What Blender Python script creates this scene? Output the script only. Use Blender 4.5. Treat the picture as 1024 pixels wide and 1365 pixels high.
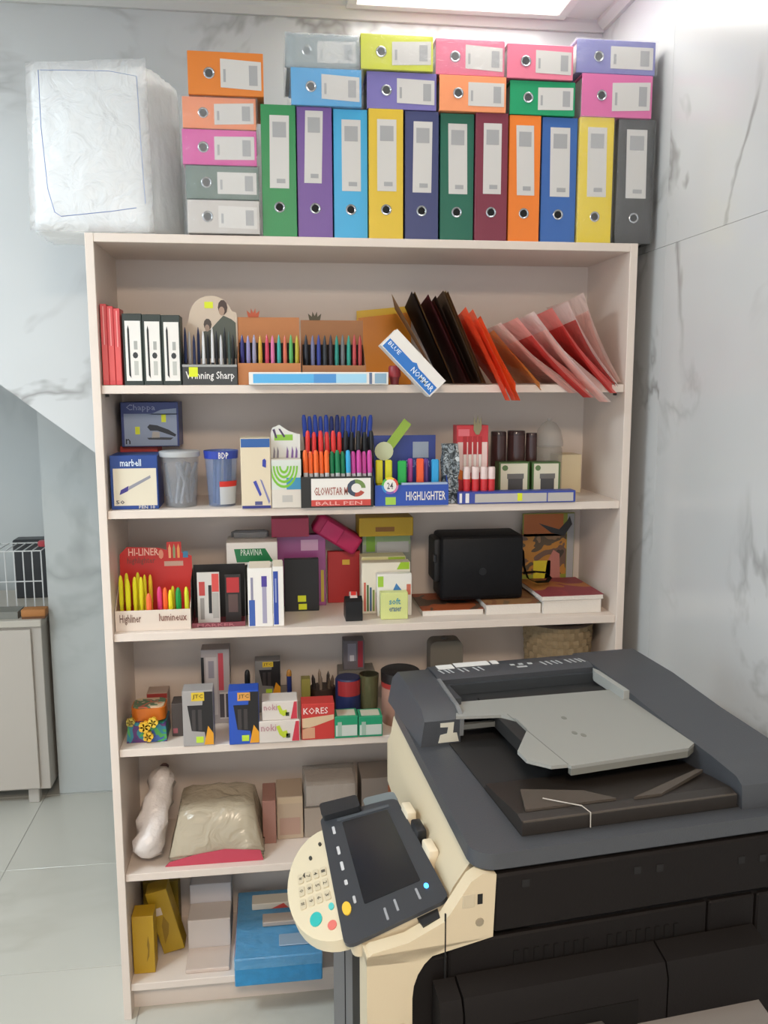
import bpy, bmesh, math, random
from mathutils import Vector, Matrix
random.seed(7)
for o in list(bpy.data.objects): bpy.data.objects.remove(o)
SC = bpy.context.scene; COL = SC.collection
# ---------------------------------------------------------------- camera
F = 1150.0; PITCH, YAW, ROLL = .1467, .1311, -.002
CAM = Vector((.4456, -2.2918, 1.7858))
_f = Vector((math.sin(YAW)*math.cos(PITCH), math.cos(YAW)*math.cos(PITCH), -math.sin(PITCH)))
_r = Vector((math.cos(YAW), -math.sin(YAW), 0)); _u = _r.cross(_f)
_c, _s = math.cos(ROLL), math.sin(ROLL)
CR = _c*_r+_s*_u; CU = -_s*_r+_c*_u
cd = bpy.data.cameras.new('camera'); cam = bpy.data.objects.new('camera', cd); COL.objects.link(cam)
cam.matrix_world = Matrix(((CR.x, CU.x, -_f.x, CAM.x), (CR.y, CU.y, -_f.y, CAM.y), (CR.z, CU.z, -_f.z, CAM.z), (0, 0, 0, 1)))
cd.sensor_fit = 'HORIZONTAL'; cd.sensor_width = 36; cd.lens = F*36/1024; cd.clip_start = .02
SC.camera = cam
# ---------------------------------------------------------------- world, light, exposure
w = bpy.data.worlds.new('world'); SC.world = w; w.use_nodes = True
w.node_tree.nodes['Background'].inputs[0].default_value = (.86, .93, 1.0, 1)
w.node_tree.nodes['Background'].inputs[1].default_value = 1.2
LAMP_SHELF, LAMP_ROOM, FILL_LEFT = 7.5, 58.0, 42.0
vs = SC.view_settings; vs.view_transform = 'Standard'; vs.look = 'None'; vs.gamma = 1; vs.use_curve_mapping = False
vs.exposure = 0.17
# ---------------------------------------------------------------- pixel -> place helpers (1024 x 1365 frame)
def ray(u, v): return CR*((u-512)/F) + CU*(-(v-682.5)/F) + _f
def onY(u, v, Y): d = ray(u, v); return CAM + d*((Y-CAM.y)/d.y)
def onZ(u, v, Z): d = ray(u, v); return CAM + d*((Z-CAM.z)/d.z)
def onX(u, v, X): d = ray(u, v); return CAM + d*((X-CAM.x)/d.x)
# ---------------------------------------------------------------- materials
def lin(c):
    if isinstance(c, str):
        c = c.lstrip('#'); c = [int(c[i:i+2], 16)/255 for i in (0, 2, 4)]
    return tuple((x/12.92 if x <= .04045 else ((x+.055)/1.055)**2.4) for x in c) + (1,)
MATS = {}
def mat(col, rough=.5, metal=0, bump=0, bscale=60, vary=0, name=None):
    key = (col, rough, metal, bump, bscale, vary)
    if key in MATS: return MATS[key]
    m = bpy.data.materials.new(name or 'surface'); m.use_nodes = True
    nt = m.node_tree; b = nt.nodes['Principled BSDF']
    b.inputs['Base Color'].default_value = lin(col); b.inputs['Roughness'].default_value = rough; b.inputs['Metallic'].default_value = metal
    if bump or vary:
        tc = nt.nodes.new('ShaderNodeTexCoord'); n = nt.nodes.new('ShaderNodeTexNoise'); n.inputs['Scale'].default_value = bscale
        n.inputs['Detail'].default_value = 4
        nt.links.new(tc.outputs['Object'], n.inputs['Vector'])
        if bump:
            bp = nt.nodes.new('ShaderNodeBump'); bp.inputs['Strength'].default_value = bump; bp.inputs['Distance'].default_value = .01
            nt.links.new(n.outputs['Fac'], bp.inputs['Height']); nt.links.new(bp.outputs[0], b.inputs['Normal'])
        if vary:
            mx = nt.nodes.new('ShaderNodeMix'); mx.data_type = 'RGBA'
            c = lin(col); mx.inputs['A'].default_value = tuple(x*(1-vary) for x in c[:3])+(1,)
            mx.inputs['B'].default_value = tuple(min(1, x*(1+vary)) for x in c[:3])+(1,)
            nt.links.new(n.outputs['Fac'], mx.inputs['Factor']); nt.links.new(mx.outputs['Result'], b.inputs['Base Color'])
    MATS[key] = m; return m
def clear(col, opacity=.2, rough=.12, bump=.4, bscale=25):
    key = ('clear', col, opacity, rough, bump, bscale)
    if key in MATS: return MATS[key]
    m = bpy.data.materials.new('clear_plastic'); m.use_nodes = True; nt = m.node_tree
    b = nt.nodes['Principled BSDF']; out = nt.nodes['Material Output']
    b.inputs['Base Color'].default_value = lin(col); b.inputs['Roughness'].default_value = rough
    tr = nt.nodes.new('ShaderNodeBsdfTransparent'); mx = nt.nodes.new('ShaderNodeMixShader'); mx.inputs[0].default_value = opacity
    nt.links.new(tr.outputs[0], mx.inputs[1]); nt.links.new(b.outputs[0], mx.inputs[2]); nt.links.new(mx.outputs[0], out.inputs[0])
    tc = nt.nodes.new('ShaderNodeTexCoord'); n = nt.nodes.new('ShaderNodeTexNoise'); n.inputs['Scale'].default_value = bscale
    n.inputs['Detail'].default_value = 3; n.inputs['Distortion'].default_value = 1.2
    bp = nt.nodes.new('ShaderNodeBump'); bp.inputs['Strength'].default_value = bump; bp.inputs['Distance'].default_value = .02
    nt.links.new(tc.outputs['Object'], n.inputs['Vector']); nt.links.new(n.outputs['Fac'], bp.inputs['Height']); nt.links.new(bp.outputs[0], b.inputs['Normal'])
    MATS[key] = m; return m
def film(col, opacity=.8, trans=.5, rough=.2, bump=.7, bscale=14):
    """thin plastic that lets light through: part see-through, part translucent, part glossy"""
    key = ('film', col, opacity, trans, rough, bump, bscale)
    if key in MATS: return MATS[key]
    m = clear(col, opacity, rough, bump, bscale).copy(); nt = m.node_tree
    b = nt.nodes['Principled BSDF']; mx = next(n for n in nt.nodes if n.type == 'MIX_SHADER')
    tl = nt.nodes.new('ShaderNodeBsdfTranslucent'); tl.inputs[0].default_value = lin(col)
    m2 = nt.nodes.new('ShaderNodeMixShader'); m2.inputs[0].default_value = trans
    nt.links.new(b.outputs[0], m2.inputs[1]); nt.links.new(tl.outputs[0], m2.inputs[2]); nt.links.new(m2.outputs[0], mx.inputs[2])
    MATS[key] = m; return m
def emit(col, s):
    m = bpy.data.materials.new('lamp_diffuser'); m.use_nodes = True; nt = m.node_tree
    e = nt.nodes.new('ShaderNodeEmission'); e.inputs[0].default_value = col; e.inputs[1].default_value = s
    nt.links.new(e.outputs[0], nt.nodes['Material Output'].inputs[0]); return m
def marble(name, base, vein, rough, scale, amount=.75, width=.035):
    m = bpy.data.materials.new(name); m.use_nodes = True; nt = m.node_tree; b = nt.nodes['Principled BSDF']; L = nt.links
    b.inputs['Roughness'].default_value = rough
    g = nt.nodes.new('ShaderNodeNewGeometry'); oi = nt.nodes.new('ShaderNodeObjectInfo')
    mp = nt.nodes.new('ShaderNodeVectorMath'); mp.operation = 'ADD'
    k = nt.nodes.new('ShaderNodeMath'); k.operation = 'MULTIPLY'; k.inputs[1].default_value = 17.0
    L.new(oi.outputs['Random'], k.inputs[0]); L.new(g.outputs['Position'], mp.inputs[0]); L.new(k.outputs[0], mp.inputs[1])
    def veins(sc, wd, dist):
        n = nt.nodes.new('ShaderNodeTexNoise'); n.inputs['Scale'].default_value = sc; n.inputs['Detail'].default_value = 5
        n.inputs['Distortion'].default_value = dist; n.inputs['Roughness'].default_value = .55; L.new(mp.outputs[0], n.inputs['Vector'])
        s = nt.nodes.new('ShaderNodeMath'); s.operation = 'SUBTRACT'; s.inputs[1].default_value = .5; L.new(n.outputs['Fac'], s.inputs[0])
        a = nt.nodes.new('ShaderNodeMath'); a.operation = 'ABSOLUTE'; L.new(s.outputs[0], a.inputs[0])
        r = nt.nodes.new('ShaderNodeMapRange'); r.inputs['From Min'].default_value = 0; r.inputs['From Max'].default_value = wd
        r.inputs['To Min'].default_value = 1; r.inputs['To Max'].default_value = 0; L.new(a.outputs[0], r.inputs['Value']); return r
    v1 = veins(scale, width, .5)
    pn = nt.nodes.new('ShaderNodeTexNoise'); pn.inputs['Scale'].default_value = scale*1.3; L.new(mp.outputs[0], pn.inputs['Vector'])
    pr = nt.nodes.new('ShaderNodeMapRange'); pr.inputs['From Min'].default_value = .45; pr.inputs['From Max'].default_value = .62
    L.new(pn.outputs['Fac'], pr.inputs['Value'])
    mu = nt.nodes.new('ShaderNodeMath'); mu.operation = 'MULTIPLY'; L.new(v1.outputs[0], mu.inputs[0]); L.new(pr.outputs[0], mu.inputs[1])
    m2 = nt.nodes.new('ShaderNodeMath'); m2.operation = 'MULTIPLY'; m2.inputs[1].default_value = amount; L.new(mu.outputs[0], m2.inputs[0])
    cl = nt.nodes.new('ShaderNodeTexNoise'); cl.inputs['Scale'].default_value = scale*.9; cl.inputs['Detail'].default_value = 3; L.new(mp.outputs[0], cl.inputs['Vector'])
    cm = nt.nodes.new('ShaderNodeMix'); cm.data_type = 'RGBA'; cb = lin(base)
    cm.inputs['A'].default_value = tuple(x*.82 for x in cb[:3])+(1,); cm.inputs['B'].default_value = tuple(min(1, x*1.1) for x in cb[:3])+(1,)
    L.new(cl.outputs['Fac'], cm.inputs['Factor'])
    vm = nt.nodes.new('ShaderNodeMix'); vm.data_type = 'RGBA'; L.new(m2.outputs[0], vm.inputs['Factor'])
    L.new(cm.outputs['Result'], vm.inputs['A']); vm.inputs['B'].default_value = lin(vein); L.new(vm.outputs['Result'], b.inputs['Base Color'])
    return m
def patchy(name, cols, scale, rough=.5, bump=0):
    """printed cover / multicolour print: hard-edged coloured patches"""
    m = bpy.data.materials.new(name); m.use_nodes = True; nt = m.node_tree; b = nt.nodes['Principled BSDF']; b.inputs['Roughness'].default_value = rough
    tc = nt.nodes.new('ShaderNodeTexCoord'); n = nt.nodes.new('ShaderNodeTexNoise'); n.inputs['Scale'].default_value = scale; n.inputs['Detail'].default_value = 2
    n.inputs['Distortion'].default_value = .6
    r = nt.nodes.new('ShaderNodeValToRGB'); r.color_ramp.interpolation = 'CONSTANT'; nt.links.new(tc.outputs['Object'], n.inputs['Vector'])
    nt.links.new(n.outputs['Fac'], r.inputs[0]); nt.links.new(r.outputs[0], b.inputs['Base Color'])
    e = r.color_ramp.elements
    while len(e) < len(cols): e.new(.5)
    for i, c in enumerate(cols):
        e[i].position = 0 if i == 0 else .36+.28*(i-1)/max(1, len(cols)-2); e[i].color = lin(c)
    return m
WHITE_PANEL = mat('#ddd0c5', .42, vary=.03, bscale=8)
M_WHITE = mat('#e6e2dc', .5); M_CREAM = mat('#ddd2b8', .5); M_BLACK = mat('#17181b', .45); M_DGREY = mat('#3d4043', .5)
M_METAL = mat('#b9bcc0', .25, 1); M_HOLE = mat('#0b0b0c', .8); M_LABEL = mat('#cfccc8', .5); M_PRINT = mat('#a5a5a6', .6)
M_YEL = mat('#d8e022', .5); M_RED = mat('#c8281f', .45); M_BLUE = mat('#1f55b5', .45); M_NAVY = mat('#23306e', .45)
M_GREEN = mat('#1c9a4a', .45); M_GREYP = mat('#8f9092', .45); M_WRAP = clear('#ffffff', .10, .1, .9); M_WRAP2 = clear('#e8f0f4', .3)
M_KRAFT = mat('#b8784a', .7, vary=.08, bscale=30); M_KRAFT2 = mat('#9c6a45', .7, vary=.1, bscale=30)
# ---------------------------------------------------------------- mesh helpers
def box(bm, x0, x1, y0, y1, z0, z1, bev=0, seg=1):
    r = bmesh.ops.create_cube(bm, size=1)['verts']
    for v in r: v.co = Vector(((x0+x1)/2+v.co.x*(x1-x0), (y0+y1)/2+v.co.y*(y1-y0), (z0+z1)/2+v.co.z*(z1-z0)))
    if bev:
        es = {e for v in r for e in v.link_edges}
        bmesh.ops.bevel(bm, geom=list(es), offset=bev, segments=seg, affect='EDGES', profile=.5)
def prism(bm, pts, d0, d1, axis='y', fn=None):
    """polygon in the plane across axis, extruded from d0 to d1"""
    def P(p, d): 
        q = {'y': (p[0], d, p[1]), 'x': (d, p[0], p[1]), 'z': (p[0], p[1], d)}[axis]
        return fn(q) if fn else q
    a = [bm.verts.new(P(p, d0)) for p in pts]; b = [bm.verts.new(P(p, d1)) for p in pts]
    bm.faces.new(a); bm.faces.new(b[::-1]); n = len(pts)
    for i in range(n): bm.faces.new((a[i], b[i], b[(i+1) % n], a[(i+1) % n]))
def rings(bm, path, radii, n=10, cap=True):
    """tube through path points with a radius at each"""
    path = [Vector(p) for p in path]; R = []
    for i, p in enumerate(path):
        t = (path[min(i+1, len(path)-1)]-path[max(i-1, 0)]).normalized()
        if i == 0: s = t.orthogonal().normalized()
        else: s = (s - t*s.dot(t)).normalized()
        q = t.cross(s); R.append([bm.verts.new(p+(s*math.cos(2*math.pi*k/n)+q*math.sin(2*math.pi*k/n))*radii[i]) for k in range(n)])
    for i in range(len(R)-1):
        for k in range(n): bm.faces.new((R[i][k], R[i][(k+1) % n], R[i+1][(k+1) % n], R[i+1][k]))
    if cap: bm.faces.new(R[0][::-1]); bm.faces.new(R[-1])
def tube(bm, path, r, n=8): rings(bm, path, [r]*len(path), n)
def lathe(bm, prof, n=24, c=(0, 0, 0)):
    """closed or open profile of (radius, z)"""
    rings(bm, [(c[0], c[1], c[2]+z) for r, z in prof], [max(r, 1e-4) for r, z in prof], n, True)
def rrect(x0, x1, y0, y1, r, seg=5):
    out = []
    for cx, cy, a in ((x1-r, y1-r, 0), (x0+r, y1-r, 90), (x0+r, y0+r, 180), (x1-r, y0+r, 270)):
        for k in range(seg+1):
            t = math.radians(a+90*k/seg); out.append((cx+r*math.cos(t), cy+r*math.sin(t)))
    return out
def ell(cx, cy, rx, ry, n=16, a0=0, a1=360):
    return [(cx+rx*math.cos(math.radians(a0+(a1-a0)*k/n)), cy+ry*math.sin(math.radians(a0+(a1-a0)*k/n))) for k in range(n if a1-a0 == 360 else n+1)]
def sheet(bm, grid, thick=0):
    V = [[bm.verts.new(p) for p in row] for row in grid]
    for i in range(len(V)-1):
        for j in range(len(V[0])-1): bm.faces.new((V[i][j], V[i][j+1], V[i+1][j+1], V[i+1][j]))
    if thick: bmesh.ops.solidify(bm, geom=bm.faces[:], thickness=thick)
def obj(name, bm, m, parent=None, loc=None, smooth=False):
    bmesh.ops.recalc_face_normals(bm, faces=bm.faces)
    me = bpy.data.meshes.new(name); bm.to_mesh(me); bm.free(); me.materials.append(m)
    if smooth:
        for p in me.polygons: p.use_smooth = True
        if smooth != 'all':
            try: me.set_sharp_from_angle(angle=math.radians(40))
            except Exception: pass
    o = bpy.data.objects.new(name, me); COL.objects.link(o)
    if parent: o.parent = parent
    if loc is not None: o.location = loc
    return o
def NB(): return bmesh.new()
def part(name, parent, m, fn, smooth=False):
    b = NB(); fn(b); return obj(name, b, m, parent, smooth=smooth)
def tag(o, label, cat, group=None):
    o['label'] = label; o['category'] = cat
    if group: o['group'] = group
    return o
def thing(name, label, cat, loc=(0, 0, 0), rz=0, group=None):
    o = bpy.data.objects.new(name, None); COL.objects.link(o); o.location = loc; o.rotation_euler = (0, 0, rz); o.empty_display_size = .02
    return tag(o, label, cat, group)
def struct(o): o['kind'] = 'structure'; return o
_T = {}
def textmesh(s, bold=0):
    k = (s, bold)
    if k in _T: return _T[k]
    c = bpy.data.curves.new('t', 'FONT'); c.body = s; c.resolution_u = 1; c.offset = bold
    o = bpy.data.objects.new('t', c); COL.objects.link(o); dg = bpy.context.evaluated_depsgraph_get()
    me = bpy.data.meshes.new_from_object(o.evaluated_get(dg)); vs_ = [v.co.copy() for v in me.vertices]; fs = [tuple(p.vertices) for p in me.polygons]
    bpy.data.objects.remove(o); bpy.data.curves.remove(c); bpy.data.meshes.remove(me)
    xs = [v.x for v in vs_]; ys = [v.y for v in vs_]; x0, x1, y0, y1 = min(xs), max(xs), min(ys), max(ys)
    _T[k] = ([((v.x-x0)/(x1-x0), (v.y-y0)/(y1-y0)) for v in vs_], fs); return _T[k]
def text(parent, s, bx, m, fn=None, off=-.0016, bold=.01, name='lettering'):
    """letters filling bx = (x0,x1,z0,z1) on a face looking to -y, or mapped by fn(x,z)"""
    V, Fs = textmesh(s, bold); fn = fn or (lambda x, z: (x, off, z))
    me = bpy.data.meshes.new(name); me.from_pydata([fn(bx[0]+a*(bx[1]-bx[0]), bx[2]+b*(bx[3]-bx[2])) for a, b in V], [], Fs); me.materials.append(m)
    o = bpy.data.objects.new(name, me); COL.objects.link(o); o.parent = parent; return o
DIM = {}
def carton(name, label, cat, u0, u1, vt, z, yf, d, m, group=None, rz=0, bev=.0012, top=None):
    vm = (vt+vt+40)/2; X0 = onY(u0, vm, yf).x; X1 = onY(u1, vm, yf).x; h = onY((u0+u1)/2, vt, yf).z - z; wd = X1-X0
    t = thing(name, label, cat, (X0, yf, z), rz, group); DIM[t.name] = (wd, d, h)
    part('body', t, m, lambda b: box(b, 0, wd, 0, d, 0, h, bev)); return t
def dec(t, fx0, fx1, fz0, fz1, m, name='printed_panel', lay=1, pts=None):
    wd, d, h = DIM[t.name]; e = .0005*lay
    if pts: return part(name, t, m, lambda b: prism(b, [(x*wd, z*h) for x, z in pts], -e, .0004))
    return part(name, t, m, lambda b: box(b, fx0*wd, fx1*wd, -e, .0004, fz0*h, fz1*h))
def wr(t, s, fx0, fx1, fz0, fz1, m, lay=3):
    wd, d, h = DIM[t.name]; return text(t, s, (fx0*wd, fx1*wd, fz0*h, fz1*h), m, off=-.0005*lay-.0002)
def wrap_part(t, x0, x1, y0, y1, z0, z1, m=None, amp=.0022, seed=0):
    b = NB(); box(b, x0, x1, y0, y1, z0, z1); bmesh.ops.subdivide_edges(b, edges=b.edges[:], cuts=5, use_grid_fill=True)
    rn = random.Random(seed)
    for v in b.verts: v.co += Vector((rn.uniform(-.3, .3), rn.uniform(-1, 0), rn.uniform(0, .3)))*amp
    return obj('plastic_wrap', b, m or M_WRAP, t, smooth='all')
# ================================================================ SETTING
WY, WX, CEIL = .46, 1.50, 2.89
SH = [1.785, 1.4606, 1.1291, .8045, .4387, .1036]; TOP = 2.16; W = 1.44; D = .32; T = .0216
MB_WALL = marble('marble_wall', '#c8caca', '#878583', .2, 1.6, .8, .028)
MB_REC = marble('marble_recess', '#b9bdbb', '#8b8f8d', .22, 1.3, .55)
MB_FLOOR = marble('marble_floor', '#c4c2b8', '#aaa69a', .25, .8, .35)
GROUT = mat('#a5a39d', .8)
# floor with tiles
fl = struct(part('floor', None, GROUT, lambda b: box(b, -3.2, 1.5, -5, 2.4, -.06, -.002)))
b0 = NB(); box(b0, 0, .597, 0, .597, -.004, 0, .0008); ft0 = obj('floor_tile', b0, MB_FLOOR, fl)
k = 0
for i in range(-4, 4):
    for j in range(-8, 4):
        x = -.564+.6*i; y = .245+.6*j
        if x > 1.45 or x+.6 < -2.9 or y < -4.8 or y > 2.0 or x+.597 > 1.5 or y+.597 > 2.38: continue
        o = ft0 if k == 0 else ft0.copy()
        if k: COL.objects.link(o); o.parent = fl
        o.location = (x+.0015, y+.0015, 0); k += 1
# ceiling
M_CEIL = mat('#d4d3d0', .7)
struct(part('ceiling', None, M_CEIL, lambda b: box(b, -3.2, 1.5, -5, 2.4, CEIL, CEIL+.06)))
# right wall + large marble tiles
wr_ = struct(part('wall_right', None, GROUT, lambda b: box(b, WX+.006, WX+.12, -5, 2.4, 0, CEIL)))
b0 = NB(); box(b0, 0, .012, 0, .5992, 0, 1.1992, .0003); wt0 = obj('wall_tile', b0, MB_WALL, wr_); k = 0
for j in range(-7, 1):
    for zz in (-.252, .948, 2.148):
        z1 = min(zz+1.1992, CEIL); z0 = max(zz, .0); y = -.045+.6*j; y1 = min(y+.5992, WY)
        o = wt0 if k == 0 else wt0.copy()
        if k: COL.objects.link(o); o.parent = wr_
        o.location = (WX-.004, y, z0); o.scale = (1, (y1-y)/.5992, (z1-z0)/1.1992); k += 1
# back wall: upper part is the side of a stair, cut by a diagonal, in front of a recess
dA = onY(0, 512, WY); dB = onY(130, 605, WY); sl = (dB.z-dA.z)/(dB.x-dA.x)
zd = lambda x: dA.z+sl*(x-dA.x)
xl = dA.x+(CEIL-dA.z)/sl
struct(part('wall_back', None, MB_WALL, lambda b: prism(b, [(xl, CEIL), (WX-.004, CEIL), (WX-.004, zd(WX))], WY, 1.44)))
struct(part('wall_recess', None, MB_REC, lambda b: box(b, -.507, WX, 1.45, 2.3, 0, CEIL)))
struct(part('wall_alcove', None, MB_REC, lambda b: box(b, -3.2, -.507, 2.1, 2.3, 0, CEIL)))
struct(part('trim_1', None, mat('#c9c9c6', .5), lambda b: prism(b, [(WY, CEIL), (WY-.03, CEIL), (WY-.03, CEIL-.012), (WY-.012, CEIL-.03), (WY, CEIL-.03)], -1.4, WX-.005, 'x')))
struct(part('trim_2', None, mat('#c9c9c6', .5), lambda b: prism(b, [(WX-.004, CEIL), (WX-.034, CEIL), (WX-.034, CEIL-.012), (WX-.016, CEIL-.03), (WX-.004, CEIL-.03)], -4.9, WY-.031, 'y')))
struct(part('baseboard_recess', None, mat('#a9aaa5', .4), lambda b: box(b, -.505, WX-.1, 1.44, 1.45, 0, .004)))
def ceiling_lamp(label, x0, x1, y0, y1, s, col=(1, .97, .93, 1)):
    t = thing('ceiling_lamp', label, 'ceiling light', ((x0+x1)/2, (y0+y1)/2, CEIL))
    hx, hy = (x1-x0)/2, (y1-y0)/2
    def fr(b):
        for a in ((-hx-.03, hx+.03, -hy-.03, -hy), (-hx-.03, hx+.03, hy, hy+.03), (-hx-.03, -hx, -hy, hy), (hx, hx+.03, -hy, hy)): box(b, a[0], a[1], a[2], a[3], -.014, 0, .002)
    part('frame', t, mat('#cfcfcb', .4), fr)
    part('diffuser', t, emit(col, s), lambda b: box(b, -hx, hx, -hy, hy, -.008, -.001))
ceiling_lamp('square white ceiling panel light above the row of binders', .722, 1.327, -.19, .385, LAMP_SHELF)
ceiling_lamp('square white ceiling panel light in the middle of the room', .15, .75, -3.2, -2.6, LAMP_ROOM, (1, .80, .62, 1))
ceiling_lamp('added unseen cool white fill panel on the ceiling over the left side of the room', -1.5, -.9, -1.3, -.7, FILL_LEFT, (.80, .93, 1, 1))  # added fill panel, out of view, brightens the upper left wall and bundle
# ================================================================ SHELVING UNIT
su = thing('shelving_unit', 'tall white open shelving unit filled with stationery against the marble wall', 'shelves', (0, 0, 0))
for x in (0, W-T): part('side_panel', su, WHITE_PANEL, lambda b: box(b, x, x+T, 0, D, 0, TOP-T if 0 else TOP, .0012))
part('back_panel', su, WHITE_PANEL, lambda b: box(b, T, W-T, D-.006, D, .03, TOP-.002))
part('top_board', su, WHITE_PANEL, lambda b: box(b, T, W-T, .001, D-.006, TOP-T, TOP, .001))
for z in SH: part('shelf_board', su, WHITE_PANEL, lambda b: box(b, T+.0005, W-T-.0005, .008, D-.006, z-T, z, .001))
part('plinth', su, WHITE_PANEL, lambda b: box(b, T, W-T, .05, .066, 0, SH[5]-T))
def dots():
    for x in (T+.003, W-T-.003):
        for z in SH[:5]:
            s = 1 if x < .5 else -1
            part('shelf_peg', su, mat('#4a4440', .5), lambda b: rings(b, [(x-.003*s, .06, z-T-.005), (x+.006*s, .06, z-T-.005)], [.004, .004], 8))
dots()
SH = [q+.0006 for q in SH]   # stock stands a hair above the boards
# ================================================================ BINDERS ON TOP
def binder(label, loc, L, wd, d, col, lie=False, wrap=False, lab=(.26, .78, .38, .93), hole=.235, group=None, rz=0, seed=0, tint=None):
    t = thing('lever_arch_binder', label, 'binder', loc, 0, group)
    if lie: t.rotation_euler = (0, math.pi/2, 0); t.location = (loc[0], loc[1], loc[2]+wd)
    else: t.rotation_euler = (0, 0, rz)
    m = mat(col, .38, bump=.05, bscale=300); th = .0028
    def cov(b):
        box(b, 0, wd, 0, th, 0, L, .0008); box(b, 0, th, th, d, 0, L, .0006); box(b, wd-th, wd, th, d, 0, L, .0006)
    part('cover', t, m, cov)
    part('inner_pages', t, mat('#d8d6d2', .7), lambda b: box(b, th+.002, wd-th-.002, th+.02, d-.02, .006, L-.006))
    e = .0009; x0, x1, z0, z1 = lab[0]*wd, lab[1]*wd, lab[2]*L, lab[3]*L
    sh = seed % 5*.0012-.0024
    lb = part('spine_label', t, M_LABEL, lambda b: prism(b, [(x0+sh, z0), (x1+sh, z0), (x1-sh, z1), (x0-sh, z1)], -e, .0003))
    lw, lh = x1-x0, z1-z0
    part('label_print', lb, M_PRINT, lambda b: box(b, x0+lw*.15-sh*.6, x1-lw*.15-sh*.6, -e-.0004, -e, z1-lh*.30, z1-lh*.09))
    part('label_print', lb, M_PRINT, lambda b: box(b, x0+lw*.35+sh*.6, x1-lw*.2+sh*.6, -e-.0004, -e, z0+lh*.07, z0+lh*.13))
    r = min(.0135, wd*.17); hz = hole*L; hx = wd*.5
    def ring(b):
        n = 18
        o_ = [b.verts.new((hx+r*1.0*math.cos(2*math.pi*k/n), -.0015, hz+r*math.sin(2*math.pi*k/n))) for k in range(n)]
        q_ = [b.verts.new((hx+r*.86*math.cos(2*math.pi*k/n), -.0022, hz+r*.86*math.sin(2*math.pi*k/n))) for k in range(n)]
        i_ = [b.verts.new((hx+r*.7*math.cos(2*math.pi*k/n), -.0008, hz+r*.7*math.sin(2*math.pi*k/n))) for k in range(n)]
        for k in range(n):
            b.faces.new((o_[k], o_[(k+1) % n], q_[(k+1) % n], q_[k])); b.faces.new((q_[k], q_[(k+1) % n], i_[(k+1) % n], i_[k]))
    part('finger_ring', t, M_METAL, ring, True)
    part('finger_hole', t, M_HOLE if not lie else mat('#4a4c4e', .5), lambda b: prism(b, ell(hx, hz, r*.74, r*.74), -.0007, .0003))
    if wrap: wrap_part(t, -.0016 if not lie else -.0008, wd+.0012, -.006, d+.004, -.004 if lie else .0002, L+(.004 if lie else .0006), M_WRAP2 if wrap == 2 else M_WRAP, .0016, seed)
    return t
BX = [('#12844a', 'green', 349, 395), ('#6b4a93', 'purple', 396.5, 443), ('#3aa7d6', 'light blue', 445, 490), ('#dcb935', 'yellow', 492, 537.5),
      ('#3d4470', 'navy blue', 540, 584.5), ('#1b6450', 'dark green', 587, 631.5), ('#7c2f42', 'maroon', 634, 676.5), ('#ec7f2c', 'orange', 678.5, 720),
      ('#3a66ab', 'blue', 722, 768.5), ('#e4c800', 'yellow', 772, 817), ('#26282b', 'black', 823, 871)]
bn = ['upright green binder beside the stack of lying binders', 'upright purple binder with a crooked spine label between green and light blue', 'upright light blue binder standing between the purple and yellow ones',
      'upright yellow binder standing between light blue and navy', 'upright navy blue binder standing between yellow and dark green', 'upright dark green binder standing next to the maroon one',
      'upright maroon binder standing between dark green and orange', 'upright orange binder with a tilted spine label beside the maroon one', 'upright blue binder standing between orange and wrapped yellow',
      'upright yellow binder in clear plastic wrap beside the black one', 'upright black binder in clear plastic wrap at the marble wall']
HV = .318
for i, (c, n, u0, u1) in enumerate(BX):
    yf = .004+.004*((i*7) % 3)
    X0 = onY(u0, 230, yf).x; X1 = onY(u1, 230, yf).x
    lab = (.24, .80, .37, .92) if i not in (1,) else (.22, .72, .42, .97)
    binder(bn[i], (X0, yf, TOP+.0003), HV-.001*(i % 3), X1-X0, .285, c, lab=lab, wrap=(1 if i > 8 else False), group='upright binders on top of the shelves', seed=[1, 0, 2, 2, 1, 3, 2, 4, 3, 3, 3][i], hole=.225 if i < 9 else .21)
def lying(u0, u1, vt, vb, z, c, label, wrap=False, yf=.0, grp='half-size binders lying on the upright ones', seed=0, th=None):
    X0 = onY(u0, (vt+vb)/2, yf).x; X1 = onY(u1, (vt+vb)/2, yf).x
    hgt = th or (onY((u0+u1)/2, vt, yf).z-onY((u0+u1)/2, vb, yf).z)
    binder(label, (X0, yf, z), X1-X0, hgt, .23, c, lie=True, wrap=wrap, lab=(.18, .84, .43, .97), hole=.28, group=grp, seed=seed)
    return z+hgt+.0005
z1 = TOP+HV+.0008
LOW = [(388, 482, 88, 136, '#3f9fd8', 'light blue wrapped small binder lying under the grey one', 1), (489, 582, 92, 136, '#7a72b2', 'purple small binder lying under the lime yellow one', 0),
       (586, 675, 98, 140, '#f39a6a', 'peach orange small binder lying under the wrapped pink one', 0), (680, 767, 104, 143, '#1d9a66', 'green small binder lying under a pink one', 0),
       (776, 870, 96, 142, '#d873a5', 'pink small binder lying under the wrapped lavender one', 0)]
UPP = [(382, 477, 42, 86, '#8b9698', 'grey binder in crinkled plastic lying on the light blue one', 2), (481, 577.5, 43, 90, '#cfd335', 'lime yellow wrapped small binder lying on the purple one', 1),
       (581, 673, 48, 96, '#e0718f', 'pink binder in crinkled plastic lying on the peach orange one', 1), (676.5, 764.5, 55, 101, '#e87f97', 'unwrapped pink small binder lying on the green one', 0),
       (769, 874, 50, 95, '#7f7fb8', 'lavender wrapped small binder lying on the pink one', 1)]
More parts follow.
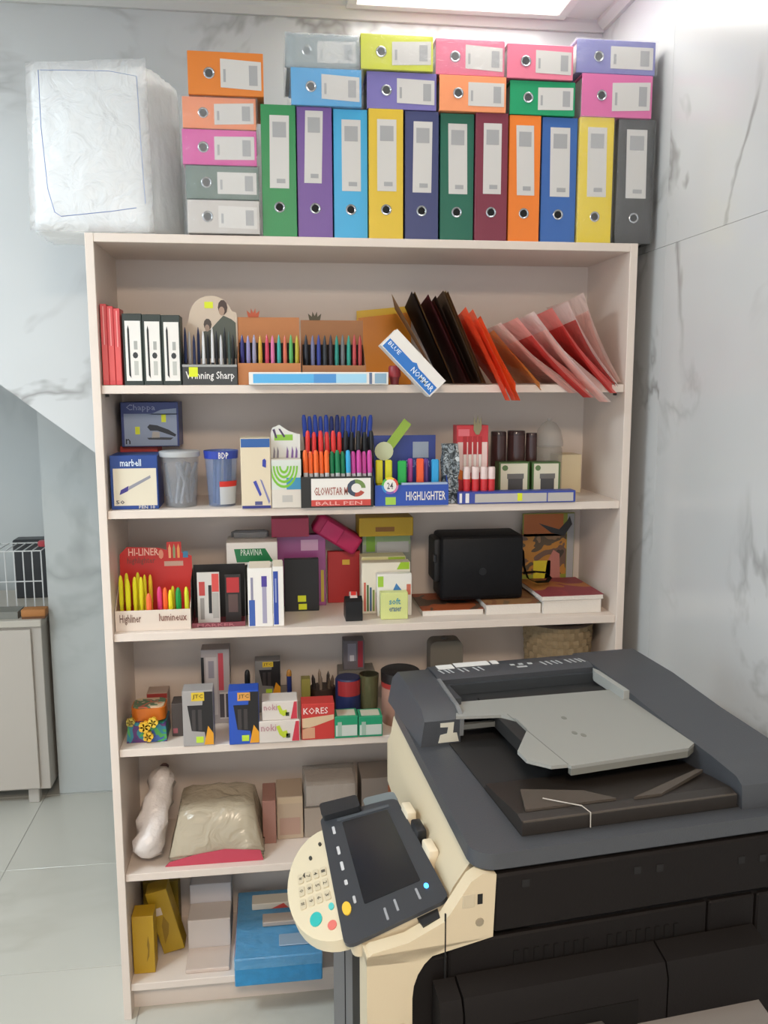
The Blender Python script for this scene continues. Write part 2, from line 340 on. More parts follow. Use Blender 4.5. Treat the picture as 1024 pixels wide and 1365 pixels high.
for i, (a, b_) in enumerate(zip(LOW, UPP)):
    hl = onY(a[0], a[2], 0).z-z1-.002
    zz = lying(*a[:4], z1, a[4], a[5], a[6], yf=.0+.006*(i % 2), seed=i, th=hl)
    lying(*b_[:4], zz+.0025, b_[4], b_[5], b_[6], yf=.0+.006*((i+1) % 2), seed=i+3)
zz = TOP+.0035
for i, (u0, u1, vt, vb, c, lab, wv) in enumerate([(250, 346, 270, 314, '#bdb8b4', 'whitish grey wrapped small binder at the bottom of the left stack', 1), (248, 345, 224, 268, '#5c726c', 'dark grey-green wrapped small binder in the left stack', 1),
        (243, 342, 171, 218, '#d0489c', 'magenta wrapped small binder in the left stack', 1), (243, 341, 125, 167, '#e88a5c', 'pale orange wrapped small binder under the unwrapped orange one', 1),
        (250, 351, 64, 122, '#dd7d2a', 'unwrapped orange binder with open lid on top of the left stack', 0)]):
    zz = lying(u0, u1, vt, vb, zz, c, lab, wv, yf=-.005+.004*i if i < 4 else .0, grp='small binders stacked beside the wrapped bundle', seed=i+11)+.0028
# plastic-wrapped bundle
pk = thing('wrapped_bundle', 'big white bundle wrapped in clear crinkled plastic overhanging the shelf top', 'package', (.07, .02, TOP))
def bundle(b, g=0):
    x0, x1, zz0, zz1 = -.195, .165, .003, .40
    nx, nz = 16, 16
    def P(s, t, y):
        bul = math.sin(math.pi*s)*math.sin(math.pi*t)
        x = x0+(x1-x0)*s-s*(.012*t+.075*max(0, 1-y/.2))
        z = zz0+(zz1-zz0)*t + .022*s*t
        return Vector((x+random.uniform(-1, 1)*.003, y-bul*.018*(1 if y < .1 else -1)+random.uniform(-1, 1)*.003+.05*t, z+random.uniform(-1, 1)*.002))
    box(b, 0, 1, 0, 1, 0, 1); bmesh.ops.subdivide_edges(b, edges=b.edges[:], cuts=14, use_grid_fill=True)
    for v in b.verts:
        s, d_, t = v.co
        s2 = .5+(s-.5)*(1-.05*(abs(d_-.5)*2)**6); t2 = .5+(t-.5)*(1-.04*(abs(d_-.5)*2)**6)
        if t < .01: t2 = 0
        v.co = P(s2, t2, .0+.20*d_); v.co.z = max(v.co.z, .001)
part('bundle', pk, mat('#f2f5f6', .3, bump=.6, bscale=14), bundle, 'all')
def wrapsheet(b):
    g = []
    rn = random.Random(5)
    for j in range(15):
        t = j/14; row = []
        for i in range(15):
            s = i/14; bul = math.sin(math.pi*s)*math.sin(math.pi*t)
            row.append((-.2+.300*s-.012*t*s, -.012-bul*.022+.05*t+rn.uniform(-1, 1)*.005, .004+.405*t+.022*s*t))
        g.append(row)
    sheet(b, g, .0006)
part('plastic_wrap', pk, clear('#ffffff', .34, .1, .9, 16), wrapsheet, 'all')
def seam(b):
    pts = [(-.165, .385), (-.162, .25), (-.15, .1), (-.135, .045), (-.12, .035), (.0, .05), (.06, .06)]
    tube(b, [(x, -.035+.05*z/.4, z) for x, z in pts], .0009, 5)
part('blue_seam', pk, mat('#5d6fa8', .5), seam)
def seam2(b):
    pts = [(.082, .07), (.075, .2), (.068, .38), (.0, .39), (-.16, .385)]
    tube(b, [(x, -.035+.05*z/.4, z) for x, z in pts], .0009, 5)
part('blue_seam', pk, mat('#8b98bb', .5), seam2)
# ================================================================ generic stock
def pen(label, X, Y, z0, zt, r, cap, barrel=None, capfrac=.35, tx=0, ty=0, group=None, name='pen', pointed=False, cat='pen'):
    L = zt-z0; o = Vector((X, Y, z0)); a = Vector((tx, ty, 1))
    P = lambda t: tuple(a*(L*t))
    b = NB(); cf = 1-capfrac
    rings(b, [P(0), P(.02), P(cf)], [r*.8, r*.9, r*.9], 8)
    t = tag(obj(name, b, barrel or cap, None, o, True), label, cat, group)
    prof = [(cf, r), (.9, r), (.97, r*.85), (1, r*.5)] if not pointed else [(cf, r), (.85, r*.8), (.95, r*.45), (1, r*.12)]
    part('cap', t, cap, lambda q: rings(q, [P(x) for x, _ in prof], [y for _, y in prof], 8), True)
    return t
def display(name, label, u0, u1, vtray, vcard, z, yf, d, mt, mc, card=None, cat='display box', group=None, cardy=None):
    X0 = onY(u0, vtray, yf).x; X1 = onY(u1, vtray, yf).x; wd = X1-X0; h = onY(u0, vtray, yf).z-z; dy = cardy if cardy is not None else d
    H = onY((u0+u1)/2, vcard, yf+dy).z-z; th = .0015
    t = thing(name, label, cat, (X0, yf, z), 0, group); DIM[t.name] = (wd, d, h)
    def tr(b):
        box(b, 0, wd, 0, th, 0, h); box(b, 0, wd, th, d, 0, th)
        prism(b, [(th, th), (d, th), (d, min(H, h*2.2)), (th, h)], 0, th, 'x'); prism(b, [(th, th), (d, th), (d, min(H, h*2.2)), (th, h)], wd-th, wd, 'x')
    part('tray', t, mt, tr)
    pts = [(x*wd, zz*H) for x, zz in (card or [(0, .0), (1, .0), (1, 1), (0, 1)])]
    part('header_card', t, mc, lambda b: prism(b, pts, d, d+th))
    t['h'] = H; DIM[t.name+'c'] = (wd, d, H); return t, X0, wd, h, H
def cdec(t, d, pts, m, name='picture', lay=1):
    wd, _, H = DIM[t.name+'c']; e = .0006*lay
    return part(name, t, m, lambda b: prism(b, [(x*wd, zz*H) for x, zz in pts], d-e, d+.0003))
def sq(x0, x1, z0, z1): return [(x0, z0), (x1, z0), (x1, z1), (x0, z1)]
# ================================================================ SHELF 1
z = SH[0]
for i in range(3):
    t = carton('pencil_box', ['slim red pencil box touching the left side panel', 'slim red pencil box in the middle of three red ones', 'slim red pencil box beside the black and white boxes'][i], 'box', 133.5+9*i, 142+9*i, 405+3*i, z, .02, .06, mat('#cf4a4c', .4), 'slim red pencil boxes')
    dec(t, .1, .9, .06, .5, mat('#d85a58', .4)); dec(t, .42, .58, .5, .97, mat('#e2a09a', .4), 'stripe')
for i in range(3):
    t = carton('pen_box', ['black box with white pen label beside the red pencil boxes', 'black box with white pen label between two like it', 'black box with white pen label beside the picture-card display'][i], 'box', [163, 189.5, 215][i], [189, 214.5, 240][i], 418+i, z, .015, .07, mat('#2e3733', .45), 'black and white pen boxes')
    dec(t, .12, .92, .06, .90, M_WHITE)
    dec(t, 0, 1, 0, 1, mat('#26282a', .5), 'pen_picture', 2, [(.26, .14), (.36, .10), (.34, .78), (.29, .84), (.24, .78)])
    dec(t, 0, 1, 0, 1, mat('#35373a', .5), 'emblem', 2, [(.62+.14*math.cos(k*math.pi/4), .42+.045*math.sin(k*math.pi/4)) for k in range(8)])
    dec(t, .56, .74, .5, .62, mat('#a9aaa5', .5), 'small_print', 2); dec(t, .54, .76, .14, .34, mat('#bdbdb6', .5), 'small_print', 2)
# display with header picture
CARD = [(0, 0), (1, 0), (1, .80), (.98, .82)]+[(.52+.42*math.cos(math.radians(a)), .74+.26*math.sin(math.radians(a))) for a in range(20, 181, 16)]+[(0, .6)]
t, X0, wd, h, H = display('pen_display', 'black pen display tray with an arched picture card of two people', 243, 316, 489, 394, z, .012, .075, mat('#3a3b3b', .45), mat('#cbb8a4', .5), CARD)
part('tray_lip', t, mat('#9a9a98', .4), lambda b: box(b, 0, wd, -.002, .012, h, h+.006))
text(t, 'Winning Sharp', (wd*.06, wd*.95, h*.2, h*.75), mat('#e5e3e0', .5))
dec(t, .12, .28, .45, .98, M_YEL, 'price_sticker', 4)
cdec(t, .075, [(.30, .30), (.98, .30), (.98, .70), (.90, .74), (.75, .78), (.62, .70), (.5, .62), (.36, .60)], mat('#55584f', .6), 'picture_coats')
cdec(t, .075, [(.74+.09*math.cos(k*math.pi/5), .87+.085*math.sin(k*math.pi/5)) for k in range(10)], mat('#4a3a34', .6), 'picture_head', 2)
cdec(t, .075, [(.72+.055*math.cos(k*math.pi/5), .83+.05*math.sin(k*math.pi/5)) for k in range(10)], mat('#a98d7a', .6), 'picture_face', 3)
cdec(t, .075, [(.45+.075*math.cos(k*math.pi/5), .68+.065*math.sin(k*math.pi/5)) for k in range(10)], mat('#4f443e', .6), 'picture_head', 2)
cdec(t, .075, [(.44+.045*math.cos(k*math.pi/5), .64+.04*math.sin(k*math.pi/5)) for k in range(10)], mat('#9f8676', .6), 'picture_face', 3)
cdec(t, .075, sq(.40, .56, .86, .93), M_YEL, 'price_sticker', 2)
for i, u in enumerate([247.5, 253, 259, 265, 271.5, 277.5, 283.5, 289, 295, 300, 306, 311]):
    yy = .03+.022*(i % 2); c = ['#1f2b55', '#c9c9cc', '#1f2b55', '#26325c', '#dcdcdc', '#222429', '#d8d8d8', '#202226', '#c4c4c6', '#202226', '#3a4a44', '#1d1f22'][i]
    p = onY(u, 470, .012+yy)
    col = {'#1f2b55': 'dark blue', '#26325c': 'dark blue'}.get(c, 'black' if c[1] in '123' else 'white')
    pen(f'slim pointed {col} pen in the picture-card display tray', p.x, .012+yy, z+.002, onY(u, 436+5*(i % 3), .012+yy).z, .0042, mat(c, .35), mat('#20242c', .4), .62, group='pens in the picture-card display', pointed=True)
def kraft(label, u0, u1, vfront, vcard, yf, mt, cr, cols, grp, txt=''):
    crown = [(cr[0], 1), (cr[0]-.02, 1.10), (cr[0]+.04, 1.05), (cr[0]+.05, 1.13), (cr[0]+.085, 1.06), (cr[0]+.12, 1.13), (cr[0]+.13, 1.05), (cr[0]+.19, 1.10), (cr[0]+.17, 1)]
    card = [(0, 0), (1, 0), (1, 1)]+crown[::-1]+[(0, 1)]
    t, X0, wd, h, H = display('pen_display', label, u0, u1, vfront, vcard, z, yf, .07, mt, mt, card)
    part('crown_mark', t, mat('#b4502f' if grp == 'a' else '#4f4630', .6), lambda b: prism(b, [(x*wd, zz*H) for x, zz in crown], .068, .0705))
    part('dark_insert', t, mat('#1c1512', .8), lambda b: box(b, .003, wd-.003, .052, .055, .002, H*.62))
    for i, (u, c, nm) in enumerate(cols):
        p = onY(u, 465, yf+.035)
        pen(f'{nm} glossy pen in the {"orange-brown" if grp=="a" else "dark brown"} crown cardboard display', p.x, yf+.035, z+.002, onY(u, 446+(i % 2), yf+.035).z, .0058, mat(c, .3), mat(c, .3), .5, group=f'pens in {"orange-brown" if grp=="a" else "dark brown"} crown display', pointed=True)
kraft('orange-brown cardboard pen display with a red crown on its card', 317, 401, 484, 423, .02, M_KRAFT, (.17,), [(323, '#2c2a70', 'navy'), (331, '#8f88b8', 'lavender'), (339, '#9a96b0', 'grey-violet'), (347, '#c9a038', 'mustard'), (356, '#c8405a', 'crimson'), (363.5, '#d873a0', 'pink'), (372, '#3aa39a', 'teal'), (380, '#cf6a52', 'coral'), (388, '#58a860', 'green'), (396, '#b9ac3a', 'olive yellow')], 'a')
kraft('dark brown cardboard pen display with a black crown on its card', 403, 488, 487, 427, .022, M_KRAFT2, (.14,), [(408, '#2a2c34', 'black'), (417, '#6d6f92', 'slate'), (425, '#33408e', 'royal blue'), (433, '#31343a', 'black'), (441, '#3a3035', 'black'), (449, '#2c8a7c', 'teal'), (457, '#6a6f70', 'grey'), (465, '#2f9a86', 'sea green'), (472.5, '#b8484a', 'red'), (480, '#b04444', 'red')], 'b')
t = carton('pencil_carton', 'long flat light blue carton with white border lying before the kraft displays', 'box', 332, 518, 496, z, -.03, .045, M_WHITE, top=1)
dec(t, .03, .68, .14, .86, mat('#56ade0', .35)); dec(t, .46, .62, .14, .86, mat('#4a90cf', .35), 'printed_patch', 2); dec(t, .62, .84, .14, .86, mat('#9fd0ea', .35), 'printed_patch', 2)
dec(t, .86, .88, .05, .95, mat('#5b6c8c', .4), 'stripe', 2); dec(t, .9, .985, .1, .9, mat('#87a9c0', .4), 'printed_patch', 2)
t = thing('glue_pot', 'small dark red knob-shaped pot behind the tilted blue box', 'pot', (onY(526, 500, .03).x, .03, z))
part('jar', t, mat('#7a2a30', .4), lambda b: lathe(b, [(.011, 0), (.012, .012), (.014, .02)], 14), True)
part('lid', t, mat('#a23a40', .4), lambda b: lathe(b, [(.0155, .02), (.0165, .024), (.0165, .045), (.014, .05)], 14), True)
# amber folder upright
AX0, AX1 = onY(476, 450, .292).x, onY(548, 450, .292).x
amb = thing('plastic_folder', 'amber orange translucent plastic folder standing behind the tilted blue box', 'folder', (AX0, .292, z))
AH = onY(510, 407, .292).z-z
part('back_sheet', amb, mat('#e8bc1c', .35), lambda b: prism(b, [(0, 0), (AX1-AX0, 0), (AX1-AX0, AH), (0, AH*.93)], .008, .0095))
part('front_sheet', amb, mat('#e08a1e', .3), lambda b: prism(b, [(.004, 0), (AX1-AX0, 0), (AX1-AX0, AH*.92), (.004, AH*.84)], 0, .0015))
# folders and sleeves
def leaf(bm, tu, bu, yf, depth, skew, thick, over=0.0, wob=.0, n=6, zoff=0, curl=0.):
    """a leaning folder: its front edge runs from pixel tu to pixel bu on plane yf; bottom rests on the board behind y=0"""
    A = onY(tu[0], tu[1], yf); B = onY(bu[0], bu[1], yf); rows = []
    YS = ([yf, yf*.5, .001, .0055] if yf < 0 else [yf])+[max(yf, .0055)+(yf+depth-max(yf, .0055))*k/4 for k in range(1, 5)]; n = len(YS)-1
    for i in range(n+1):
        y = YS[i]; t = (y-yf)/depth; row = []
        for k in range(7):
            s = k/6; p = A.lerp(B, s)
            bz = B.z if y < .004 else max(B.z, z+.003+zoff)
            zz = A.z+(bz-A.z)*s-.02*t*(1-s)
            x = p.x+skew*t+wob*math.sin(3*s+t*4)*(.3+t)+curl*math.sin(math.pi*s)*(1-t)
            row.append((x, y, zz))
        rows.append(row)
    sheet(bm, rows, thick)
def folder(name, label, tu, bu, yf, depth, skew, thick, m, cat='folder', group=None, extra=None, **kw):
    t = thing(name, label, cat, (0, 0, 0), 0, group)
    A = onY(bu[0], bu[1], yf); t.location = (A.x, 0, z); inv = Vector((A.x, 0, z))
    def put(nm, mm, *a, **k2):
        b = NB(); leaf(b, *a, **k2)
        for v in b.verts: v.co -= inv
        return obj(nm, b, mm, t, smooth=True)
    put('cover', m, tu, bu, yf, depth, skew, thick, **kw)
    if extra:
        for (nm, mm, du, dv, th) in extra: put(nm, mm, (tu[0]+du+dv*(bu[0]-tu[0])/(bu[1]-tu[1]), tu[1]+dv), (bu[0]+du, bu[1]), yf+.002, depth-.01, skew, th, **kw)
    return t
BRN = mat('#b08a63', .7); DKF = mat('#2a2420', .5); DKB = mat('#242a3c', .5)
TAN = mat('#c9a878', .7)
folder('document_folder', 'thin brown cardboard folder leaning on the tilted blue box', (522, 391), (588, 514), .03, .25, .045, .003, BRN)
folder('document_folder', 'black folder with a tan edge second in the leaning pile', (549, 388), (602, 514), .028, .25, .02, .003, mat('#35302e', .5), extra=[('inner_sheet', DKB, 2, 2, .003), ('tan_edge', TAN, 4, 0, .006)])
folder('document_folder', 'maroon and dark brown folder in the leaning pile', (571, 392), (624, 515), .03, .25, .012, .003, mat('#6e3036', .5), extra=[('inner_sheet', mat('#8a4436', .5), 4, 8, .005), ('inner_sheet', mat('#5a4438', .6), 9, 2, .003)])
folder('document_folder', 'brown cardboard folder leaning just behind the orange sleeve', (591, 387), (642, 515), .032, .25, .012, .003, mat('#7d6048', .7), extra=[('tan_edge', TAN, 3, 0, .005), ('inner_sheet', mat('#a8835f', .7), 6, 1, .002)])
folder('plastic_sleeve', 'bright orange plastic sleeve hanging over the shelf edge', (621, 409), (680, 534), -.05, .25, .012, .003, film('#ff7a4c', .95), 'sleeve', extra=[('inner_sheet', film('#ff9468', .95), 8, 3, .004), ('inner_sheet', film('#ff7a38', .95), 14, 12, .003)], wob=.004)
folder('plastic_sleeve', 'yellow-orange translucent sleeve tucked behind the bright orange one', (658, 440), (722, 520), -.01, .24, -.002, .002, film('#f0b060', .85), 'sleeve', wob=.006)
SL = [((668, 430), (770, 524), -.03, '#fff0ea', .7), ((690, 423), (792, 530), -.04, '#ffc4bc', .8), ((712, 415), (815, 536), -.045, '#fff4f0', .7), ((736, 410), (822, 524), -.02, '#ff9a94', .8), ((757, 402), (825, 515), -.004, '#fff4f0', .7), ((778, 390), (828, 509), .02, '#ffeee8', .7)]
sl_lab = ['clear plastic sleeve with pale sheets lying lowest beside the orange sleeves', 'clear sleeve with a pinkish red sheet beside the lowest sleeve', 'clear plastic sleeve drooping furthest below the shelf edge', 'clear sleeve with a red sheet in the middle of the fan', 'clear plastic sleeve second from the right shelf panel', 'whitish clear sleeve leaning nearest the right shelf panel']
for i, (a, b_, yf, c, op) in enumerate(SL):
    folder('plastic_sleeve', sl_lab[i], a, b_, yf, .23, -.03+.002*i, .010, film(c, op), 'sleeve', 'clear sleeves fanned out on the shelf', wob=.008, curl=-.012,
           extra=[('inner_sheet', film('#e8605c' if i in (1, 3, 4) else '#ffe0d8', .85), -4, 24, .003)])
# tilted blue box
tb = thing('ink_box', 'blue and white box tilted over the shelf edge against the folders', 'box', (onY(576, 527, -.07).x, -.07, onY(576, 527, -.07).z))
P0 = onY(573, 529, -.07); P1 = onY(508, 460, -.07); P2 = onY(534, 443, -.07); P3 = onY(583, 515, -.07)
tb.location = P0
ex = (P1-P0); Lb = ex.length; ex.normalize(); ez = Vector((-ex.z, 0, ex.x)); 
if ez.z < 0: ez = -ez
Hb = (P2-P1).dot(ez)
mpt = lambda a, c, y: tuple(ex*a+ez*c+Vector((0, y, 0)))
part('body', tb, M_WHITE, lambda b: prism(b, [(0, 0), (Lb, 0), (Lb, Hb), (0, Hb)], 0, .058, 'y', lambda q: mpt(q[0], q[2], q[1])))
part('printed_panel', tb, mat('#1f6fc0', .35), lambda b: prism(b, [(.004, .002), (Lb-.004, .002), (Lb-.004, Hb*.5), (Lb*.52, Hb*.5), (Lb*.47, Hb*.6), (Lb*.4, Hb*.5), (.004, Hb*.5)], -.0008, .0004, 'y', lambda q: mpt(q[0], q[2], q[1])))
text(tb, 'NOMMAR', (Lb*.04, Lb*.46, Hb*.16, Hb*.42), mat('#dce8f4', .4), lambda x, y: mpt(Lb*.5-x, y, -.0014))
text(tb, 'BLUE', (Lb*.08, Lb*.3, Hb*.26, Hb*.44), mat('#dce8f4', .4), lambda x, y: mpt(Lb*1.03-x, y, -.0014))
# ================================================================ SHELF 2
z = SH[1]
def base_y(u, v, zz): return onZ(u, v, zz).y
t = carton('base_box', 'red carton under the stapler box on the second shelf', 'box', 161, 211, 595, z, .2, .1, mat('#b0352e', .45))
hb = DIM[t.name][2]
t = carton('stapler_box', 'dark blue and grey stapler box with a printed stapler and yellow stickers', 'box', 161, 238, 536, z+hb+.0003, .18, .11, mat('#323f7a', .4))
dec(t, .05, .965, .02, .74, mat('#8f9cb4', .4)); dec(t, .0, 1, 0, 1, mat('#8f9cb4', .4), 'printed_panel', 1, [(.5, .72), (.965, .72), (.965, .86), (.7, .83)])
dec(t, 0, 1, 0, 1, mat('#1d2028', .4), 'stapler_picture', 2, [(.45, .44), (.49, .50), (.62, .48), (.82, .38), (.95, .27), (.93, .22), (.8, .28), (.62, .36), (.5, .36)])
dec(t, 0, 1, 0, 1, mat('#3a3d42', .4), 'stapler_picture', 2, [(.44, .2), (.47, .16), (.85, .15), (.9, .2), (.7, .21)])
dec(t, 0, 1, 0, 1, mat('#b0a89e', .4), 'stapler_picture', 2, [(.52, .2), (.54, .34), (.66, .33), (.66, .2)])
dec(t, .24, .32, .28, .45, M_YEL, 'price_sticker', 2); dec(t, .70, .78, .55, .72, M_YEL, 'price_sticker', 2)
wr(t, 'Chappa', .1, .6, .78, .95, mat('#8b93b8', .5)); wr(t, 'n', .07, .15, .06, .18, mat('#23252c', .5))
t = carton('pen_box', 'white and blue pen box with a diagonal pen picture in the corner', 'box', 146.5, 210, 607, z, .03, .12, mat('#1c3f86', .4))
dec(t, .06, .97, .07, .76, mat('#d8cfba', .5)); wr(t, 'marbell', .22, .66, .8, .93, mat('#d6e2ee', .5))
dec(t, 0, 1, 0, 1, mat('#3a2f7c', .4), 'pen_picture', 2, [(.18, .27), (.21, .36), (.38, .44), (.36, .34)])
dec(t, 0, 1, 0, 1, mat('#8c8c96', .4), 'pen_picture', 2, [(.36, .35), (.39, .43), (.84, .63), (.85, .58)])
wr(t, '50', .1, .28, .1, .17, mat('#3a3f52', .5)); wr(t, 'PEN 10', .58, .92, .005, .07, mat('#c8c4c0', .5))
def cup(label, u0, u1, vt, yf, m, band=None, lid=None, items=None):
    c = onY((u0+u1)/2, (vt+677)/2, yf+.05); r = (onY(u1, vt+5, yf+.05).x-onY(u0, vt+5, yf+.05).x)/2; h = onY((u0+u1)/2, vt, yf+.05).z-z
    t = thing('plastic_cup', label, 'cup', (c.x, yf+.05, z)); DIM[t.name] = (r, r, h)
    def f(b):
        prof = [(r*.76, 0), (r*.97, h), (r*.93, h), (r*.73, .003)]
        n = 22; R = [[b.verts.new((a*math.cos(2*math.pi*k/n), a*math.sin(2*math.pi*k/n), q)) for k in range(n)] for a, q in prof]
        for i in range(3):
            for k in range(n): b.faces.new((R[i][k], R[i][(k+1) % n], R[i+1][(k+1) % n], R[i+1][k]))
        b.faces.new(R[0][::-1]); b.faces.new(R[3])
    part('cup_wall', t, m, f, True); return t, r, h
t, r_, h_ = cup('translucent grey plastic cup full of clear clips beside the blue bag', 213, 268, 602, .03, clear('#b8bcc2', .22, .12, .25, 20))
part('lid', t, clear('#c6c8ca', .8, .2, .1, 20), lambda b: lathe(b, [(r_*.98, h_-.012), (r_*1.0, h_-.01), (r_*1.0, h_+.001), (r_*.94, h_+.003)], 22), True)
for k in range(9):
    a = k*2.4; q = Vector((math.cos(a)*r_*.45, math.sin(a)*r_*.45, 0))
    part('clip', t, mat('#9699a2', .3, .3), lambda b: tube(b, [q+Vector((.0, 0, .01)), q+Vector((.012*math.sin(k), .006, h_*.45)), q+Vector((.02*math.cos(k), -.004, h_*.8))], .0045, 6))
t, r_, h_ = cup('clear cup with blue rim and a red and white paper label', 272, 319, 600, .03, clear('#8fa3c8', .24, .12, .25, 20))
def band(b, z0, z1, k=1.005, a0=0, a1=360):
    n = 24; rr = lambda q: (r_*.76+(r_*.97-r_*.76)*q/h_)*k+.0006
    V = [[b.verts.new((rr(q)*math.cos(math.radians(a0+(a1-a0)*i/n)), rr(q)*math.sin(math.radians(a0+(a1-a0)*i/n)), q)) for i in range(n+1)] for q in (z0, z1)]
    for i in range(n): b.faces.new((V[0][i], V[0][i+1], V[1][i+1], V[1][i]))
part('blue_rim', t, mat('#2b3fa0', .3), lambda b: band(b, h_*.86, h_*1.0))
part('paper_label', t, mat('#b9bcc0', .5), lambda b: band(b, h_*.04, h_*.44, 1.01, 265, 350))
part('red_stripe', t, M_RED, lambda b: band(b, h_*.36, h_*.46, 1.015, 265, 350))
text(t, 'BDP', (-.004, .022, h_*.87, h_*.98), M_WHITE, lambda x, q: (x, -r_*.985-.002, q))
for k in range(6):
    a = k*1.05; q = Vector((math.cos(a)*r_*.4, math.sin(a)*r_*.4, 0))
    part('marker', t, mat(['#2c4080', '#46528a', '#8d97b5', '#2a3566', '#5a6690', '#39467e'][k], .4), lambda b: tube(b, [q+Vector((0, 0, .006)), q+Vector((.004, 0, h_*.84))], .006, 8))
t = carton('pen_box', 'tall cream pen box with blue top and blue pen pictures', 'box', 320.5, 360.5, 584, z, .0, .08, mat('#d9cbb0', .5))
dec(t, .02, .98, .87, .99, mat('#2a5a9c', .4)); dec(t, .02, .98, .0, .04, mat('#2b2f78', .4), 'stripe')
dec(t, 0, 1, 0, 1, mat('#3a44a0', .4), 'pen_picture', 2, [(.40, .38), (.5, .40), (.68, .2), (.62, .17)])
dec(t, 0, 1, 0, 1, mat('#7c7ca8', .4), 'pen_picture', 2, [(.63, .42), (.7, .4), (.96, .1), (.92, .06)])
dec(t, 0, 1, 0, 1, mat('#2c3a9c', .4), 'cap_picture', 2, [(.72, .60), (.84, .58), (.85, .68), (.80, .71), (.73, .69)])
dec(t, .45, .7, .05, .1, mat('#4a4d80', .5), 'small_print', 2)
t = carton('pen_box', 'white pen box with lime green arcs and purple pens pictured', 'box', 362, 401.5, 612, z, -.002, .075, mat('#d5cdc2', .5))
dec(t, .0, 1, .38, .98, mat('#cfd4cd', .5)); dec(t, .5, 1, .38, .62, mat('#3b8ab0', .4), 'printed_patch', 2)
for k in range(4):
    o_, i_ = .5-.11*k, .5-.11*k-.06
    pts = [(.42+o_*.95*math.cos(math.radians(a)), .86+o_*.9*math.sin(math.radians(a))) for a in range(180, 361, 15)]+[(.42+i_*.95*math.cos(math.radians(a)), .86+i_*.9*math.sin(math.radians(a))) for a in range(360, 179, -15)]
    dec(t, 0, 1, 0, 1, mat('#78b82e', .4), 'arc', 3, [(max(0, min(1, x)), zz) for x, zz in pts])
dec(t, .35, .7, .12, .26, mat('#b8b4ae', .5), 'small_print', 2)
wd_, d_, h_ = DIM[t.name]
part('backing_card', t, mat('#d8d8d2', .5), lambda b: prism(b, [(0, h_), (wd_, h_), (wd_, h_*1.48), (wd_*.62, h_*1.55), (wd_*.3, h_*1.68), (wd_*.05, h_*1.62), (0, h_*1.5)], d_*.55, d_*.55+.002))
part('printed_panel', t, mat('#86bb3a', .4), lambda b: box(b, wd_*.12, wd_*.75, d_*.55-.0006, d_*.55, h_*1.36, h_*1.48))
part('pen_picture', t, mat('#4b3a5c', .5), lambda b: prism(b, [(wd_*.06, h_*1.58), (wd_*.14, h_*1.6), (wd_*.22, h_*1.42), (wd_*.17, h_*1.4)], d_*.55-.0008, d_*.55))
part('pen_picture', t, mat('#4b3a5c', .5), lambda b: prism(b, [(wd_*.26, h_*1.6), (wd_*.33, h_*1.6), (wd_*.5, h_*1.44), (wd_*.44, h_*1.42)], d_*.55-.0008, d_*.55))
for k, x in enumerate((.1, .22, .55, .72, .86)):
    part('pen_picture', t, mat('#7a5c96' if k > 1 else '#8c8690', .5), lambda b: prism(b, [(wd_*(x-.04), h_*1.0), (wd_*(x+.04), h_*1.0), (wd_*(x+.05), h_*1.14), (wd_*x, h_*1.24)], d_*.55-.0008, d_*.55))
# black stepped pen display
t, X0, wd, h, H = display('pen_display', 'black stepped display packed with capped pens in rows of colour', 401, 498, 636, 600, z, -.012, .15, mat('#22211f', .5), mat('#1d1c1b', .5))
dec(t, .14, .96, .05, .94, M_WHITE); dec(t, .14, .96, .05, .25, mat('#c8453c', .45), 'stripe', 2); wr(t, 'GLOWSTAR M', .18, .64, .4, .66, mat('#a05a50', .5))
wr(t, 'BALL PEN', .2, .84, .08, .2, mat('#e0a49c', .5))
cx_, cz_ = .76, .62
for k, (c, a0, a1) in enumerate([('#3a4658', 100, 260), ('#6f8a4a', 0, 100), ('#b04a3a', 260, 330)]):
    dec(t, 0, 1, 0, 1, mat(c, .5), 'emblem', 2, [(cx_+.13*math.cos(math.radians(a0+(a1-a0)*i/6)), cz_+.28*math.sin(math.radians(a0+(a1-a0)*i/6))) for i in range(7)]+[(cx_+.07*math.cos(math.radians(a1-(a1-a0)*i/6)), cz_+.15*math.sin(math.radians(a1-(a1-a0)*i/6))) for i in range(7)])
def row(cols, u0, u1, vtop, vbot, yy, lean, lbl, r=.0066):
    n = len(cols)
    for i, (c, nm) in enumerate(cols):
        u = u0+(u1-u0)*(i+.5)/n; p = onY(u, vtop, yy); q = onY(u, vbot, yy)
        f = (i+.5)/n-.5
        L = p.z-(z+.003); tx = lean(f); dyy = (i % 2)*.007
        pen(f'{nm} {lbl}', p.x-tx*L, yy+dyy, z+.003, p.z-.004*(i % 2), r, mat(c, .35), mat('#cfcfd2', .3) if 'front' in lbl else M_BLACK, min(.9, (p.z-q.z)/L), tx, 0, 'pens in the black stepped display')
row([('#f06a28', 'orange')]*5+[('#12794a', 'dark green')]*3+[('#35a5d8', 'sky blue')]+[('#c8489c', 'magenta pink')]*4, 403, 496, 600, 630, .015, lambda f: -.02, 'capped pen in the front row of the black display')
row([('#dc3430', 'red')]*6+[('#17171a', 'black')]*5, 406, 499, 574, 604, .055, lambda f: .03*math.sin(f*9), 'capped pen in the middle row of the black display')
row([('#2343a6', 'blue')]*5+[('#1d2c70', 'dark blue')]*2+[('#2343a6', 'blue')]*6, 401, 498, 553, 582, .1, lambda f: .16*f, 'capped pen in the back row of the black display')
